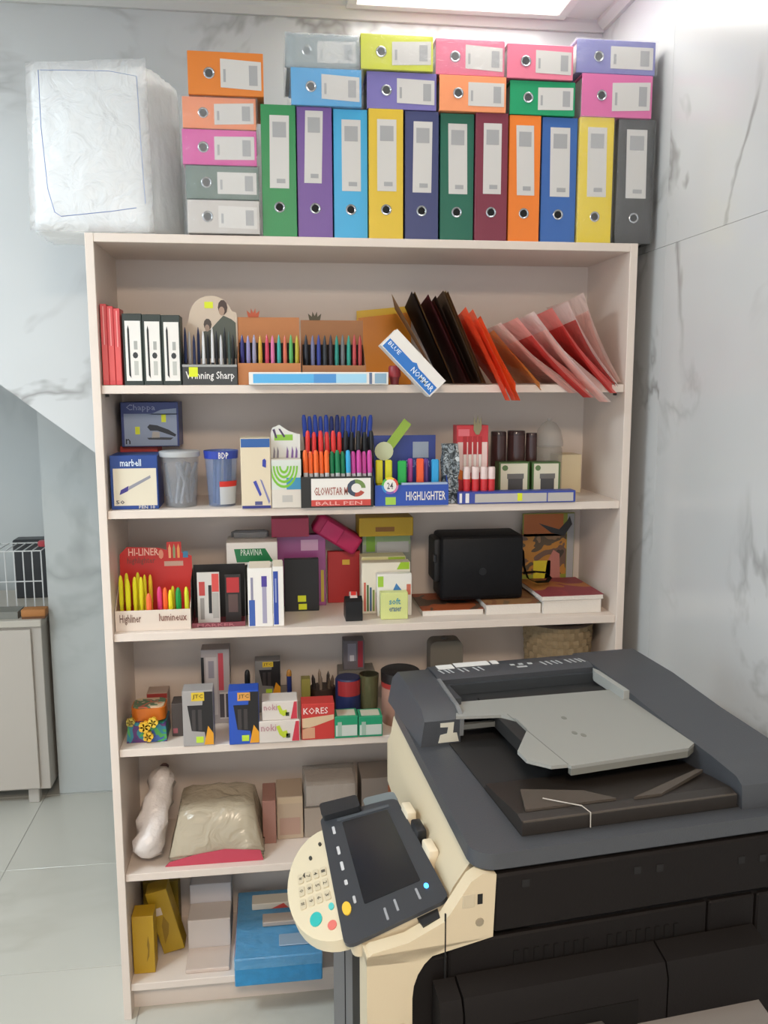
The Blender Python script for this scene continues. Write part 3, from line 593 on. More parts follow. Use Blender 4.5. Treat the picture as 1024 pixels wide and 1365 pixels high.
# highlighter display
CARD = [(0, 0), (.9, 0), (.9, 1), (0, 1)]
t, X0, wd, h, H = display('highlighter_display', 'blue highlighter display tray with a round rainbow badge', 500, 598, 647, 580, z, -.005, .085, mat('#2a4ea8', .4), mat('#283a80', .4), CARD)
part('tray_lip', t, mat('#9fb0cc', .4), lambda b: box(b, wd*.36, wd*.985, -.001, .012, h, h+.005))
text(t, 'HIGHLIGHTER', (wd*.42, wd*.96, h*.25, h*.68), M_WHITE)
cx = wd*.20; cz = h*.98; 
for k, c in enumerate(['#d84a3a', '#e8c83a', '#58b04a', '#3a8ac8', '#7a5ab0', '#d878a8']):
    part('badge_ring', t, mat(c, .4), lambda b: prism(b, ell(cx, cz, .023, .023, 4, k*60, k*60+60)+[(cx, cz)], -.0035, -.0025))
part('badge', t, M_WHITE, lambda b: prism(b, ell(cx, cz, .017, .017), -.0045, -.0034)); text(t, '24', (cx-.008, cx+.008, cz-.009, cz+.009), mat('#4a4a50', .5), off=-.0052)
dec(t, .14, .28, .05, .42, mat('#9fc84a', .4), 'price_sticker', 2)
wdc, _, Hc = DIM[t.name+'c']
text(t, 'HIGHLIGHTER', (wd*.4, wd*.82, H*.52, H*.63), mat('#8c9cc8', .5), off=.0842)
cdec(t, .085, sq(.58, .80, .66, .9), mat('#8f9aa8', .5), 'picture', 2)
part('tag_card', t, mat('#8fae3a', .4), lambda b: prism(b, [(wd*.18, H*.86), (wd*.27, H*.76), (wd*.55, H*1.16), (wd*.45, H*1.25)], .074, .0755))
part('tag_disc', t, mat('#c3c9a2', .4), lambda b: prism(b, ell(wd*.17, H*.77, .026, .026), .072, .0735))
for u, c, nm, vt, ww in [(505.5, '#d9d023', 'yellow', 613, 1), (518, '#d6cf2a', 'yellow', 613, 1), (536, '#1fa84a', 'green', 614, 1.25), (548.5, '#b0489a', 'magenta', 612, .7), (560, '#ee5a2c', 'orange', 611, 1.05), (570, '#6a4a9a', 'violet', 612, .6), (580, '#2f9fd8', 'cyan', 612, 1.05)]:
    p = onY(u, 640, .035); zt = onY(u, vt, .035).z
    o = thing('highlighter', f'{nm} highlighter standing in the blue badge display', 'highlighter', (p.x, .035 if ww >= 1 else .057, z+.0018), 0, 'highlighters in the blue display')
    r = .0095*ww; L = zt-z-.002
    part('barrel', o, mat(c, .4), lambda b: box(b, -r*.8, r*.8, -.005, .005, 0, L*.45, .002))
    part('cap', o, mat(c, .35), lambda b: box(b, -r, r, -.0075, .0075, L*.45, L, .003))
# foil pouch
p0, p1 = onY(592, 630, .02).x, onY(612, 630, .02).x
b = NB(); box(b, 0, p1-p0, 0, .05, 0, onY(600, 592, .02).z-z); bmesh.ops.subdivide_edges(b, edges=b.edges[:], cuts=6, use_grid_fill=True)
for v in b.verts:
    f = v.co.z/.17; v.co.y = .025+(v.co.y-.025)*(1-.5*f*f); v.co += Vector((random.uniform(-1, 1), random.uniform(-1, 1), 0))*.0028
tag(obj('foil_pouch', b, patchy('foil_print', ['#20262a', '#3c4448', '#8d969a', '#2a3236', '#b9c0c2'], 70, .3), None, (p0, .02, z)), 'silver and black mottled pouch between highlighters and red glue display', 'pouch')
# red glue display
t = carton('glue_display', 'red and white card display with pictured glue sticks', 'display box', 609, 651, 567, z, .06, .05, mat('#c0323a', .4))
dec(t, .03, .97, .38, .78, mat('#e0c4be', .5)); 
for k in range(4): dec(t, .2+.16*k, .32+.16*k, .45, .86, mat('#a81f26', .4), 'glue_picture', 2); dec(t, .21+.16*k, .31+.16*k, .45, .62, mat('#d8d0c8', .4), 'glue_picture', 3)
dec(t, 0, 1, 0, 1, mat('#e07a2c', .4), 'printed_patch', 4, [(.02, .44), (.3, .38), (.55, .3), (.5, .25), (.02, .3)])
dec(t, .05, .4, .86, .95, mat('#d86a72', .4), 'printed_patch', 2)
wd_, d_, h_ = DIM[t.name]
part('leaf_badge', t, mat('#8a8262', .5), lambda b: prism(b, [(wd_*.52, h_*.94), (wd_*.60, h_*.88), (wd_*.7, h_*.88), (wd_*.78, h_*.96), (wd_*.76, h_*1.12), (wd_*.70, h_*1.02), (wd_*.65, h_*1.14), (wd_*.60, h_*1.02), (wd_*.53, h_*1.12)], -.0035, -.002))
for k, u in enumerate((622, 633.5, 645, 654.5)):
    p = onY(u, 640, .035 + (.004 if k == 3 else 0)); L = onY(u, 622, .035).z-z
    o = thing('glue_stick', 'red glue stick with white cap before the red card display', 'glue stick', (p.x, .035, z), 0, 'red glue sticks')
    part('barrel', o, mat('#cc2f33', .35), lambda b: lathe(b, [(.0098, 0), (.0102, .003), (.0102, L*.66)], 14), True)
    part('cap', o, mat('#dcc8c4', .35), lambda b: lathe(b, [(.0106, L*.66), (.0106, L*.96), (.009, L)], 14), True)
# jars
for u0, u1, vt, lab in [(654, 674, 575, 'brown glossy cylinder jar beside the red glue display'), (676, 699, 574, 'brown glossy cylinder jar in the middle of three'), (700.5, 715, 577, 'narrow brown glossy jar beside the clear dome jar')]:
    c = onY((u0+u1)/2, 620, .17); r = (onY(u1, 620, .17).x-onY(u0, 620, .17).x)/2; L = onY(u0, vt, .17).z-z
    o = thing('glass_jar', lab, 'jar', (c.x, .17, z)); 
    part('jar_body', o, mat('#4a3230', .12), lambda b: lathe(b, [(r*.96, 0), (r, .004), (r, L*.93)], 22), True)
    part('lid', o, mat('#3d2a2a', .2), lambda b: lathe(b, [(r*1.0, L*.93), (r*1.0, L*.985), (r*.92, L)], 22), True)
for i, (u0, u1) in enumerate([(665, 706), (709.5, 747)]):
    t = carton('sharpener_box', ['cream and green box with a black jar picture beside the glue sticks', 'cream and green box with a black jar picture beside the plain cream carton'][i], 'box', u0, u1, 616, z, .1, .045, mat('#4d6b3a', .45), 'cream boxes with jar pictures')
    dec(t, .06, .93, .02, .96, mat('#d8d2bc', .5)); dec(t, .3, .78, .0, .54, mat('#4c4a4a', .45), 'jar_picture', 2); dec(t, .27, .81, .54, .68, mat('#6d6a66', .45), 'jar_picture', 2)
    dec(t, 0, 1, 0, 1, mat('#5e7a4a', .5), 'logo', 2, [(.2+.1*math.cos(k*math.pi/4), .84+.08*math.sin(k*math.pi/4)) for k in range(8)])
# dome jar with cream carton
t = carton('cream_carton', 'plain cream carton standing behind the clear dome jar', 'box', 744, 775, 606, z, .2, .08, mat('#d8c8a4', .5))
c = onY(733, 620, .13); r = (onY(757, 600, .13).x-onY(716, 600, .13).x)/2; L = onY(733, 562, .13).z-z
t = thing('clear_jar', 'clear plastic jar with a domed lid beside the brown jars', 'jar', (c.x+.012, .18, z)); r *= .86
part('jar_body', t, clear('#b8b4aa', .35, .1, .1, 10), lambda b: lathe(b, [(r*.9, 0), (r, .006), (r, L*.62), (r*.9, L*.66)], 24), True)
part('domed_lid', t, clear('#b5b2ac', .42, .1, .1, 10), lambda b: lathe(b, [(r*1.05, L*.66), (r*1.05, L*.72), (r*.85, L*.88), (r*.5, L*.97), (r*.16, L), (r*.14, L*1.03)], 24), True)
t = carton('flat_box', 'long flat blue and grey box lying in front of the jars', 'box', 611, 767, 655, z, .0, .04, mat('#3a4a9c', .4))
dec(t, .14, .98, .1, .84, mat('#b9b4ae', .5)); dec(t, .75, .76, .05, .95, mat('#3a4a9c', .4), 'stripe', 2); dec(t, .50, .54, .2, .85, M_YEL, 'price_sticker', 2)
dec(t, .01, .03, .1, .9, M_WHITE, 'stripe', 2); dec(t, .06, .09, .1, .9, M_WHITE, 'stripe', 2)
# ================================================================ SHELF 3
z = SH[2]
CARD = [(0, 0), (1, 0), (1, .82), (.86, .86), (.86, 1.0), (.66, 1.0), (.66, .90), (.55, .93), (.12, .95), (.02, .86)]
t, X0, wd, h, H = display('highlighter_display', 'white tray with a red card full of fluorescent highlighters', 153, 254, 815, 723, z, .03, .09, mat('#d9cabc', .5), mat('#c0271f', .4), CARD)
text(t, 'Highliner', (wd*.06, wd*.34, h*.3, h*.82), mat('#6b4a40', .5)); text(t, 'lumineux', (wd*.58, wd*.95, h*.45, h*.82), mat('#7a4a40', .5))
text(t, 'HI-LINER', (wd*.14, wd*.55, H*.84, H*.93), mat('#e8b8a8', .5), off=.0885); text(t, 'highlighter', (wd*.12, wd*.5, H*.72, H*.82), mat('#7c3a30', .5), off=.0885)
for k, x in enumerate((.70, .76, .82)): cdec(t, .09, [(x-.015, .80), (x+.015, .80), (x+.018, .92), (x, .98), (x-.018, .92)], mat(['#e8a878', '#8a9a6a', '#e89a58'][k], .4), 'pen_picture')
cdec(t, .09, sq(.62, .88, .70, .76), mat('#c09a88', .5), 'printed_panel'); cdec(t, .09, sq(.88, .95, .80, .88), mat('#3a7aa0', .4), 'price_sticker')
cdec(t, .09, [(.58+.035*math.cos(k*math.pi/4), .85+.06*math.sin(k*math.pi/4)) for k in range(8)], mat('#d88a70', .5), 'drop_picture')
for i, (u, vt, c, nm, y_, ww) in enumerate([(162, 767, '#dfd81f', 'yellow', .03, 1), (170, 764, '#dcd42a', 'yellow', .05, 1), (171, 772, '#e2dc1e', 'yellow', .02, 1.1), (180.5, 769, '#ded61f', 'yellow', .03, 1), (185, 763, '#dcd428', 'yellow', .055, 1), (189, 769, '#ded622', 'yellow', .03, 1), (194, 766, '#dcd024', 'yellow', .05, .8),
        (201.5, 766, '#e0b82a', 'amber', .055, .9), (198.5, 791, '#f06a3a', 'orange', .012, 1.2), (213, 782, '#d8407a', 'pink', .03, 1.1), (220.5, 783, '#f06428', 'orange', .03, 1.1), (227.5, 786, '#e8d820', 'yellow', .025, 1), (231, 781, '#d8d02a', 'yellow', .05, .8), (238, 783, '#189040', 'green', .03, 1.3), (249, 782, '#cfd22c', 'yellow', .03, 1)]):
    yy = .03+y_; p = onY(u, 800, yy); zt = onY(u, vt, yy).z; r = .0062*ww; L = zt-z-.002
    o = thing('highlighter', f'{nm} fluorescent highlighter in the white tray with red card', 'highlighter', (p.x, yy, z+.002), 0, 'highlighters in the white tray')
    part('barrel', o, mat(c, .4), lambda b: rings(b, [(0, 0, 0), (0, 0, L*.45)], [r*.75, r*.85], 8), True)
    part('cap', o, mat(c, .35), lambda b: rings(b, [(0, 0, L*.45), (0, 0, L*.85), (0, 0, L*.96), (0, 0, L)], [r, r, r*.7, r*.3], 8), True)
t, X0, wd, h, H = display('marker_display', 'black marker display with white blister cards and a red base strip', 256, 327, 831, 752, z, .04, .1, mat('#7c3a44', .45), mat('#1c1a18', .5))
for x in (-.0025, wd+.0005): part('side_wall', t, mat('#1f1d1b', .5), lambda b: prism(b, [(.002, .01), (.1, .01), (.1, H*.95), (.03, H*.8), (.002, H*.3)], x, x+.002, 'x'))
text(t, 'MARKER', (wd*.1, wd*.8, h*.2, h*.8), mat('#b06a70', .5))
for k, (fx0, fx1, c1, c2) in enumerate([(.1, .52, '#c9c4be', '#c83a38'), (.62, .92, '#2a2422', '#a82c2c')]):
    o = thing('marker_pack', ['white blister card of red and black markers in the black display', 'dark blister card with a red marker in the black display'][k], 'marker pack', (X0+wd*fx0, .07+.012*k, z+.003))
    ww = wd*(fx1-fx0); hh = H*(.93 if k == 0 else .86); DIM[o.name] = (ww, .02, hh)
    part('card', o, mat(c1, .5), lambda b: box(b, 0, ww, 0, .004, 0, hh))
    if k == 0:
        dec(o, .08, .34, .55, .82, mat('#b8403c', .4), 'print_patch', 2); dec(o, .66, .97, .62, .97, mat('#cf4a44', .4), 'print_patch', 2)
        dec(o, .5, .64, .2, .75, M_BLACK, 'marker_picture', 3); dec(o, .68, .95, .1, .6, mat('#aaa69f', .5), 'small_print', 2); dec(o, .12, .3, .08, .5, mat('#8f8a85', .5), 'marker_picture', 2)
    else:
        dec(o, .1, .9, .62, .94, mat('#b02a2c', .4), 'print_patch', 2); dec(o, .2, .8, .2, .58, mat('#5a4440', .5), 'marker_picture', 2)
for i, (u0, u1) in enumerate([(330, 363), (363.5, 378)]):
    t = carton('pen_box', ['white pen box with three blue pens pictured beside the black markers', 'narrow white box with a blue stripe beside the black notebook'][i], 'box', u0, u1, 757-2*i, z, .025, .08, M_WHITE)
    if i == 0:
        dec(t, .04, .28, .02, .46, mat('#3a5ca8', .4), 'pen_picture'); dec(t, .12, .22, .46, .84, mat('#8d8aa0', .4), 'pen_picture')
        dec(t, .56, .78, .68, .86, mat('#4a3a90', .4), 'pen_picture'); dec(t, .58, .76, .06, .68, mat('#a19cb4', .4), 'pen_picture')
    else: dec(t, .05, .5, .03, .92, mat('#2c479c', .4), 'pen_picture'); dec(t, .2, .34, .4, .8, mat('#8a94c0', .4), 'pen_picture', 2)
    wd_, d_, h_ = DIM[t.name]
    part('open_flap', t, mat('#cfc4b2', .5), lambda b: prism(b, [(0, h_), (.012, h_), (.03, h_+.012), (.028, h_+.013)], wd_*.08, wd_*.92, 'x', lambda q: (q[0], q[1], q[2])))
hp = DIM[t.name][2]
# carton on back + clear case
t0 = carton('plain_box', 'plain dark box at the back under the green and white carton', 'box', 312, 366, 752, z, .16, .13, mat('#3a3632', .6))
zc = z+DIM[t0.name][2]+.0003
t = carton('green_carton', 'white carton with a green band lying above the pen boxes', 'box', 302, 370, 723, zc, .15, .12, M_WHITE)
dec(t, 0, 1, 0, 1, mat('#1a7a45', .4), 'green_band', 1, [(.15, .72), (.76, .72), (.92, .12), (.2, .12)]); wr(t, 'PRAVINA', .28, .7, .42, .70, mat('#cfe0d2', .5))
zc2 = zc+DIM[t.name][2]+.0003
Xa, Xb = onY(310, 715, .22).x, onY(357, 715, .22).x; hc = onY(333, 706, .22).z-zc2
t = thing('clear_case', 'clear case with a grey rounded frame on the green carton', 'case', (Xa, .22, zc2)); ww = Xb-Xa
part('frame', t, mat('#5a5856', .4), lambda b: tube(b, [(0, 0, .004), (0, 0, hc*.7), (ww*.1, 0, hc-.004), (ww*.9, 0, hc-.004), (ww, 0, hc*.7), (ww, 0, .004)], .004, 8), True)
part('window', t, clear('#9a9896', .6, .2, .1), lambda b: box(b, .004, ww-.004, -.001, .001, .001, hc-.008))
# notebooks
t = carton('notebook', 'black notebook with two yellow stickers standing upright', 'notebook', 379, 425, 745, z, .176, .02, mat('#1e1e20', .5))
dec(t, .38, .62, .18, .30, M_YEL, 'price_sticker'); dec(t, .40, .64, .03, .14, M_YEL, 'price_sticker')
t = carton('purple_folder', 'glossy mauve folder standing behind the black notebook', 'folder', 368, 434, 713, z, .235, .03, mat('#9a5088', .25, bump=.15, bscale=12))
dec(t, .9, .96, .05, .5, mat('#c8b03a', .4), 'yellow_edge'); dec(t, .5, .85, .78, .93, mat('#c89ab8', .15), 'glossy_sleeve')
zt = z+DIM[t.name][2]
t = carton('pink_box', 'dark pink flat box lying on top of the mauve folder', 'box', 362, 412, 691, zt+.0004, .2, .1, mat('#a83250', .45))
t = carton('notebook', 'red hardcover notebook with a yellow sticker standing upright', 'notebook', 437, 480, 735, z, .26, .02, mat('#b02a28', .45)); dec(t, .45, .68, .74, .84, mat('#d8b03a', .5), 'price_sticker')
# pencil case
cA = onY(449, 711, .25); ang = math.radians(-33)
t = thing('pencil_case', 'bright pink pencil case lying tilted on the red notebook', 'pencil case', (cA.x, .245, cA.z))
t.rotation_euler = (0, -ang, 0)
part('body', t, mat('#b52358', .55, bump=.2, bscale=30), lambda b: box(b, -.075, .075, -.025, .05, -.03, .03, .012, 3), True)
part('pocket', t, mat('#c93268', .55), lambda b: box(b, -.05, .01, -.03, -.02, -.024, .024, .004, 2), True)
# tape dispenser
y0 = base_y(472, 828, z); p = onY(461, 810, y0); p2 = onY(483.5, 810, y0)
t = thing('tape_dispenser', 'small black tape dispenser standing on the third shelf', 'tape dispenser', (p.x, y0, z)); ww = p2.x-p.x
part('body', t, mat('#151517', .4), lambda b: prism(b, [(0, 0), (.07, 0), (.07, .03), (.05, .06), (.02, .068), (0, .055)], 0, ww, 'x'))
part('tape_roll', t, mat('#c8b8b0', .3), lambda b: rings(b, [(ww*.3, .035, .05), (ww*.72, .035, .05)], [.026, .026], 20), True)
part('cutter', t, M_RED, lambda b: box(b, ww*.35, ww*.65, .018, .022, .07, .08))
# eraser / sticky note cluster
yb = .2
t = carton('clear_pack', 'clear pack with green top and grey contents under the yellow carton', 'pack', 483, 548, 711, z, .25, .04, mat('#8a9086', .4))
dec(t, .02, .98, .84, .99, mat('#8fa878', .4)); dec(t, .08, .26, .74, .96, mat('#6f9a2a', .4), 'leaf_print', 2); dec(t, .3, .95, .72, .88, mat('#a9aaa8', .3), 'printed_panel', 2)
zt = z+DIM[t.name][2]
t = carton('yellow_carton', 'mustard yellow carton lying directly under the second shelf board', 'box', 479, 551, 690, zt+.0004, .2, .11, mat('#b8940f', .45)); dec(t, .3, .65, .25, .5, mat('#8a5a1c', .5), 'small_print')
t = carton('note_box', 'cream and lime box at the back of the eraser cluster', 'box', 482, 541, 742, z, .17, .06, mat('#d8d6b0', .5)); dec(t, .6, .98, .86, .99, mat('#94b030', .4)); dec(t, .02, .6, .9, .99, mat('#cfc890', .5))
t = carton('eraser_box', 'white and green eraser box in the middle of the cluster', 'box', 482.5, 547, 750, z, .12, .045, mat('#ddd6c4', .5))
dec(t, 0, 1, 0, 1, mat('#96bc28', .4), 'green_corner', 1, [(.72, .86), (.98, .86), (.98, 1), (.8, 1)])
for k in range(6): dec(t, .04+.06*k, .08+.06*k, .05, .62-.05*k, mat(['#c85a48', '#4a6a38', '#3a5a7c', '#7a8a3a', '#a85a40', '#4a7050'][k], .5), 'eraser_picture')
t = carton('eraser_box', 'white box with a blue figure print behind the lime box', 'box', 503, 549, 765, z, .085, .03, mat('#dedad2', .5))
dec(t, 0, 1, 0, 1, mat('#3f78b0', .4), 'blue_print', 1, [(.3, .35), (.45, .6), (.55, .78), (.7, .62), (.82, .55), (.6, .45), (.4, .2), (.05, .1)]); dec(t, .02, .18, .7, .95, mat('#9ac040', .4), 'green_corner'); dec(t, .85, .97, .5, .75, mat('#c8705a', .4), 'red_patch')
t = carton('eraser_box', 'pale lime box with blue lettering in front of the eraser boxes', 'box', 508, 544, 790, z, .05, .03, mat('#cfd68c', .5)); wr(t, 'soft', .3, .72, .56, .8, mat('#3a90a8', .5)); wr(t, 'eraser', .3, .75, .3, .46, mat('#4a6a90', .5))
# bag
y0 = .11; zbk = z+.0312
Xa, Xb = onY(588, 755, y0).x, onY(698, 755, y0).x; hh = onY(640, 714, y0).z-zbk
t = thing('shoulder_bag', 'black boxy shoulder bag standing on the books', 'bag', (Xa, y0, zbk)); ww = Xb-Xa
part('body', t, mat('#131315', .55, bump=.15, bscale=80), lambda b: box(b, 0, ww, 0, .13, 0, hh, .012, 3), True)
part('front_flap', t, mat('#161618', .5, bump=.1, bscale=90), lambda b: box(b, .004, ww-.004, -.005, .004, .012, hh-.006, .004, 2), True)
for n_ in t.children: n_.data.materials[0].node_tree.nodes['Principled BSDF'].inputs['Specular IOR Level'].default_value = .2
part('logo', t, mat('#1e1f21', .3), lambda b: prism(b, ell(ww*.5, hh*.45, .011, .011), -.0062, -.0048))
part('side_pocket', t, mat('#111113', .6), lambda b: box(b, -.018, .004, .015, .11, hh*.28, hh*.95, .008, 2), True)
part('buckle', t, mat('#3a3b3e', .3, .6), lambda b: box(b, -.02, -.012, .004, .02, hh*.6, hh*.72, .002))
def strap(b, pts, wid, th=.0025):
    pts = [Vector(p) for p in pts]; g = [[p+Vector((0, -wid/2, 0)), p+Vector((0, wid/2, 0))] for p in pts]; sheet(b, g, th)
part('strap', t, mat('#1a1614', .6), lambda b: strap(b, [(ww-.002, .05, hh*.82), (ww+.012, .05, hh*.7), (ww+.016, .05, hh*.45), (ww+.03, .05, hh*.25), (ww+.055, .05, hh*.19), (ww+.09, .05, hh*.2), (ww+.10, .05, hh*.27), (ww+.085, .05, hh*.34), (ww+.05, .05, hh*.36), (ww+.012, .05, hh*.34)], .03, .009))
# books
def book(label, cat, u0, u1, z0, th, yf, d, cov, pages='#ddd6cd', rz=0, name='book', group=None, curl=0):
    X0 = onY(u0, 815, yf).x; X1 = onY(u1, 815, yf).x; ww = X1-X0
    t = thing(name, label, cat, (X0, yf, z0), rz, group)
    part('pages', t, mat(pages, .8, bump=.2, bscale=200), lambda b: box(b, .002, ww-.002, .001, d-.002, .001, th-.001))
    part('cover', t, cov, lambda b: box(b, 0, ww, 0, d, th-.001, th+.0005)); part('back_cover', t, mat('#d8d2ca', .6), lambda b: box(b, 0, ww, 0, d, 0, .001))
    return t
C_OR = patchy('cover_orange', ['#7a3f28', '#a2532e', '#5a4536', '#8d4a30'], 9); C_BR = patchy('cover_brown', ['#7a6248', '#9a7048', '#8a5a3c', '#6f6a58'], 10)
C_RED = patchy('cover_red', ['#9a4046', '#8f3a42', '#b0703a', '#8d8a5a'], 6)
book('book with an orange-brown cover lying under the bag beside the eraser boxes', 'book', 563, 645, z, .0165, .07, .2, C_OR)
book('book with a mottled brown cover lying under the bag', 'book', 648, 722, z, .0300, .06, .21, C_BR)
book('thick white paged book at the bottom of the right-hand stack', 'book', 724, 802, z, .040, .045, .22, mat('#c8c0b8', .6))
book('magazine with a red cover on top of the right-hand stack', 'magazine', 722, 805, z+.0408, .013, .04, .225, C_RED, rz=.02)
# standing magazine
MG = patchy('magazine_photo', ['#3a3028', '#6a5040', '#b07a30', '#55452f', '#8a6a4a'], 14, .35)
t = carton('magazine', 'magazine with a colourful photo cover leaning on the back panel', 'magazine', 697, 766, 684, z, .275, .006, mat('#8a9034', .35))
dec(t, .0, .85, .25, .75, MG, 'cover_photo'); dec(t, .02, .78, .72, .99, mat('#b5652c', .4), 'orange_title'); dec(t, .22, .55, .18, .42, mat('#cfc02c', .4), 'yellow_shape', 2)
dec(t, 0, 1, 0, 1, mat('#b5756a', .4), 'figure_print', 2, [(.42, .1), (.75, .1), (.72, .5), (.6, .55), (.48, .4)]); dec(t, .86, .99, .02, .99, mat('#a0a0a0', .4), 'grey_margin')
dec(t, 0, 1, 0, 1, mat('#2c2a2a', .4), 'dark_stroke', 3, [(.3, .88), (.5, .84), (.7, .80), (.85, .9), (.9, .96), (.95, .86), (.8, .72), (.55, .76)])
# ================================================================ SHELF 4
z = SH[3]
y0 = .05; c = onY(198, 960, y0)
t = thing('clay_tub', 'orange tub on colourful modelling clay tools and moulds pack', 'toy set', (onY(168, 970, y0).x, y0, z)); ww = onY(222, 970, y0).x-t.location.x
part('base_pack', t, patchy('clay_print', ['#3a3a6a', '#56306a', '#2a7a8c', '#4a9a4a', '#3a5a9a'], 22, .4), lambda b: prism(b, [(0, .0), (ww, .0), (ww*.98, .05), (ww*.05, .06)], 0, .1))
hh = onY(195, 945, y0).z-z
part('orange_tub', t, mat('#c86a18', .4), lambda b: prism(b, rrect(.012, ww-.004, .01, .09, .02), .058, .058+.035, 'z'), True)
part('tub_lid', t, patchy('lid_print', ['#c86a50', '#5a7a5a', '#d8c0a0', '#c87040'], 26, .4), lambda b: prism(b, rrect(.016, ww-.008, .014, .086, .018), .093, .097, 'z'), True)
def flower(b, cx, cz, r, y):
    for k in range(5):
        a = k*1.2566; prism(b, ell(cx+r*.55*math.cos(a), cz+r*.55*math.sin(a), r*.5, r*.5, 8), y, y+.012)
part('yellow_mould', t, mat('#e0b02c', .4), lambda b: flower(b, ww*.47, .048, .016, -.014)); part('yellow_mould', t, mat('#e2bc3a', .4), lambda b: flower(b, ww*.68, .06, .014, -.014))
part('yellow_mould', t, mat('#dcae30', .4), lambda b: flower(b, ww*.55, .02, .014, -.014)); part('olive_mould', t, mat('#a8963a', .4), lambda b: flower(b, ww*.13, .064, .012, -.014))
t = carton('small_carton', 'pale carton with a red strip behind the clay tub', 'box', 196, 224, 924, z, .2, .06, mat('#b8a090', .5)); dec(t, .02, .98, .82, .98, mat('#a8403c', .4), 'red_strip')
t = carton('dark_box', 'small dark box with a pink spot beside the clay tub', 'box', 229, 244, 938, z, .08, .06, mat('#453c38', .5)); dec(t, .1, .5, .1, .25, mat('#9a5058', .5), 'pink_spot')
def marker_box(lab, u0, u1, vt, yf, base, pic, txt, d=.06, zz=None):
    t = carton('marker_box', lab, 'box', u0, u1, vt, z if zz is None else zz, yf, d, mat(base, .4))
    dec(t, 0, 1, 0, 1, mat('#1a1718', .45), 'dark_print', 1, [(.7, .98), (.99, .98), (.99, .05), (.75, .05), (.7, .25), (.28, .28), (.16, .74), (.65, .74)] if 1 else None)
    dec(t, .3, .72, .82, .97, mat('#d8b82c' if base != '#2450b4' else '#d89a4a', .4), 'title_patch', 2); wr(t, txt, .34, .68, .85, .94, mat('#5a4a1a', .5))
    dec(t, 0, 1, 0, 1, mat('#e09a20', .4), 'orange_corner', 2, [(.68, .02), (.99, .02), (.99, .22), (.82, .36)])
    dec(t, .42, .66, .06, .17, mat('#b8d83a', .4), 'price_sticker', 2)
    for k in range(2): dec(t, .3+.2*k, .42+.2*k, .28, .66, mat('#3c3636', .4), 'pen_picture', 2)
    return t
marker_box('grey box with black markers pictured and an orange corner', 243, 284, 921, .005, '#a09c9a', 0, 'JTC')
marker_box('blue box with black markers pictured and an orange corner', 304.5, 345, 921, .0, '#2450b4', 0, 'JTC')
t = carton('tall_box', 'tall grey box with red bands standing behind the marker boxes', 'box', 268, 306, 866, z, .16, .06, mat('#a39a98', .45))
dec(t, .6, .78, .45, .95, mat('#b8404c', .4), 'red_band'); dec(t, .16, .55, .12, .9, mat('#b8b0ae', .5)); dec(t, .62, .94, .06, .42, mat('#c0b8b4', .5)); dec(t, .62, .78, .08, .4, mat('#4a4448', .5), 'pen_picture', 2); dec(t, .84, .94, .08, .4, mat('#4a4448', .5), 'pen_picture', 2); dec(t, .25, .45, .62, .85, mat('#8d8890', .5), 'small_print', 2)
dec(t, .0, .1, .3, .9, M_BLACK, 'dark_edge', 2)
t0 = carton('plain_box', 'plain grey box at the back carrying the small marker box', 'box', 336, 388, 926, z, .2, .08, mat('#8a8480', .6)); zz = z+DIM[t0.name][2]+.0003
marker_box('small grey and black marker box on the plain grey box', 340, 374, 881, .2, '#7e7c7a', 0, 'JTC', .05, zz)
pen('stubby black marker cap beside the small marker box', onY(332, 900, .19).x-.004, .16, z, onY(332, 893, .16).z, .008, M_BLACK, M_BLACK, .4, name='marker', cat='marker')
pen('dark blue marker with an orange band beside the small marker box', onY(380, 905, .19).x+.012, .17, z, onY(380, 893, .17).z, .008, mat('#b07a28', .4), M_NAVY, .12, name='marker', cat='marker')
for k, (vt, lab) in enumerate([(961, 'white staples carton with a red corner lying lowest in the pair'), (935, 'white staples carton with a red corner lying on its twin')]):
    zb = z if k == 0 else zz2
    t = carton('staples_carton', lab, 'box', 345.5 + 4*k, 400-3*k, vt, zb, .0+.006*k, .07, mat('#d5ccc4', .5)); zz2 = zb+DIM[t.name][2]+.0004
    dec(t, 0, 1, 0, 1, mat('#c83848', .4), 'red_corner', 1, [(.8, .04), (.98, .04), (.98, .96), (.9, .96)]); wr(t, 'noki', .05, .42, .55, .88, mat('#b88a92', .5))
    dec(t, 0, 1, 0, 1, mat('#b8c832', .4), 'yellow_print', 2, [(.42, .75), (.5, .8), (.58, .5), (.68, .55), (.72, .3), (.6, .2), (.5, .35)]); dec(t, .66, .76, .2, .4, mat('#4a5040', .4), 'dark_print', 2)
t = carton('kores_box', 'red and cream box with white lettering beside the staples cartons', 'box', 402, 446, 938, z, .005, .06, mat('#c23a34', .45))
dec(t, 0, 1, 0, 1, mat('#d2b694', .5), 'cream_band', 1, [(.02, .3), (.4, .38), (.98, .55), (.98, .68), (.02, .6)]); dec(t, .02, .4, .04, .34, mat('#cf9a7a', .5), 'cream_band'); wr(t, 'KORES', .06, .8, .72, .9, mat('#efd8d2', .5))
for k, (u0, u1) in enumerate([(446.5, 477.5), (478.5, 510)]):
    t = carton('clip_box', ['small green and white clip box touching the red lettered box', 'small green and white clip box beside the round tin'][k], 'box', u0, u1, 955, z, .004, .06, mat('#27936a', .45), 'green and white clip boxes')
    dec(t, .04, .96, .1, .6, mat('#c4ccc4', .5)); dec(t, .12, .3, .1, .75, mat('#9ab4a4', .5), 'small_print', 2)
    wd_, d_, h_ = DIM[t.name]; part('top_label', t, mat('#c9c4b0', .5), lambda b: box(b, wd_*.12, wd_*.9, .008, d_*.85, h_, h_+.0006))
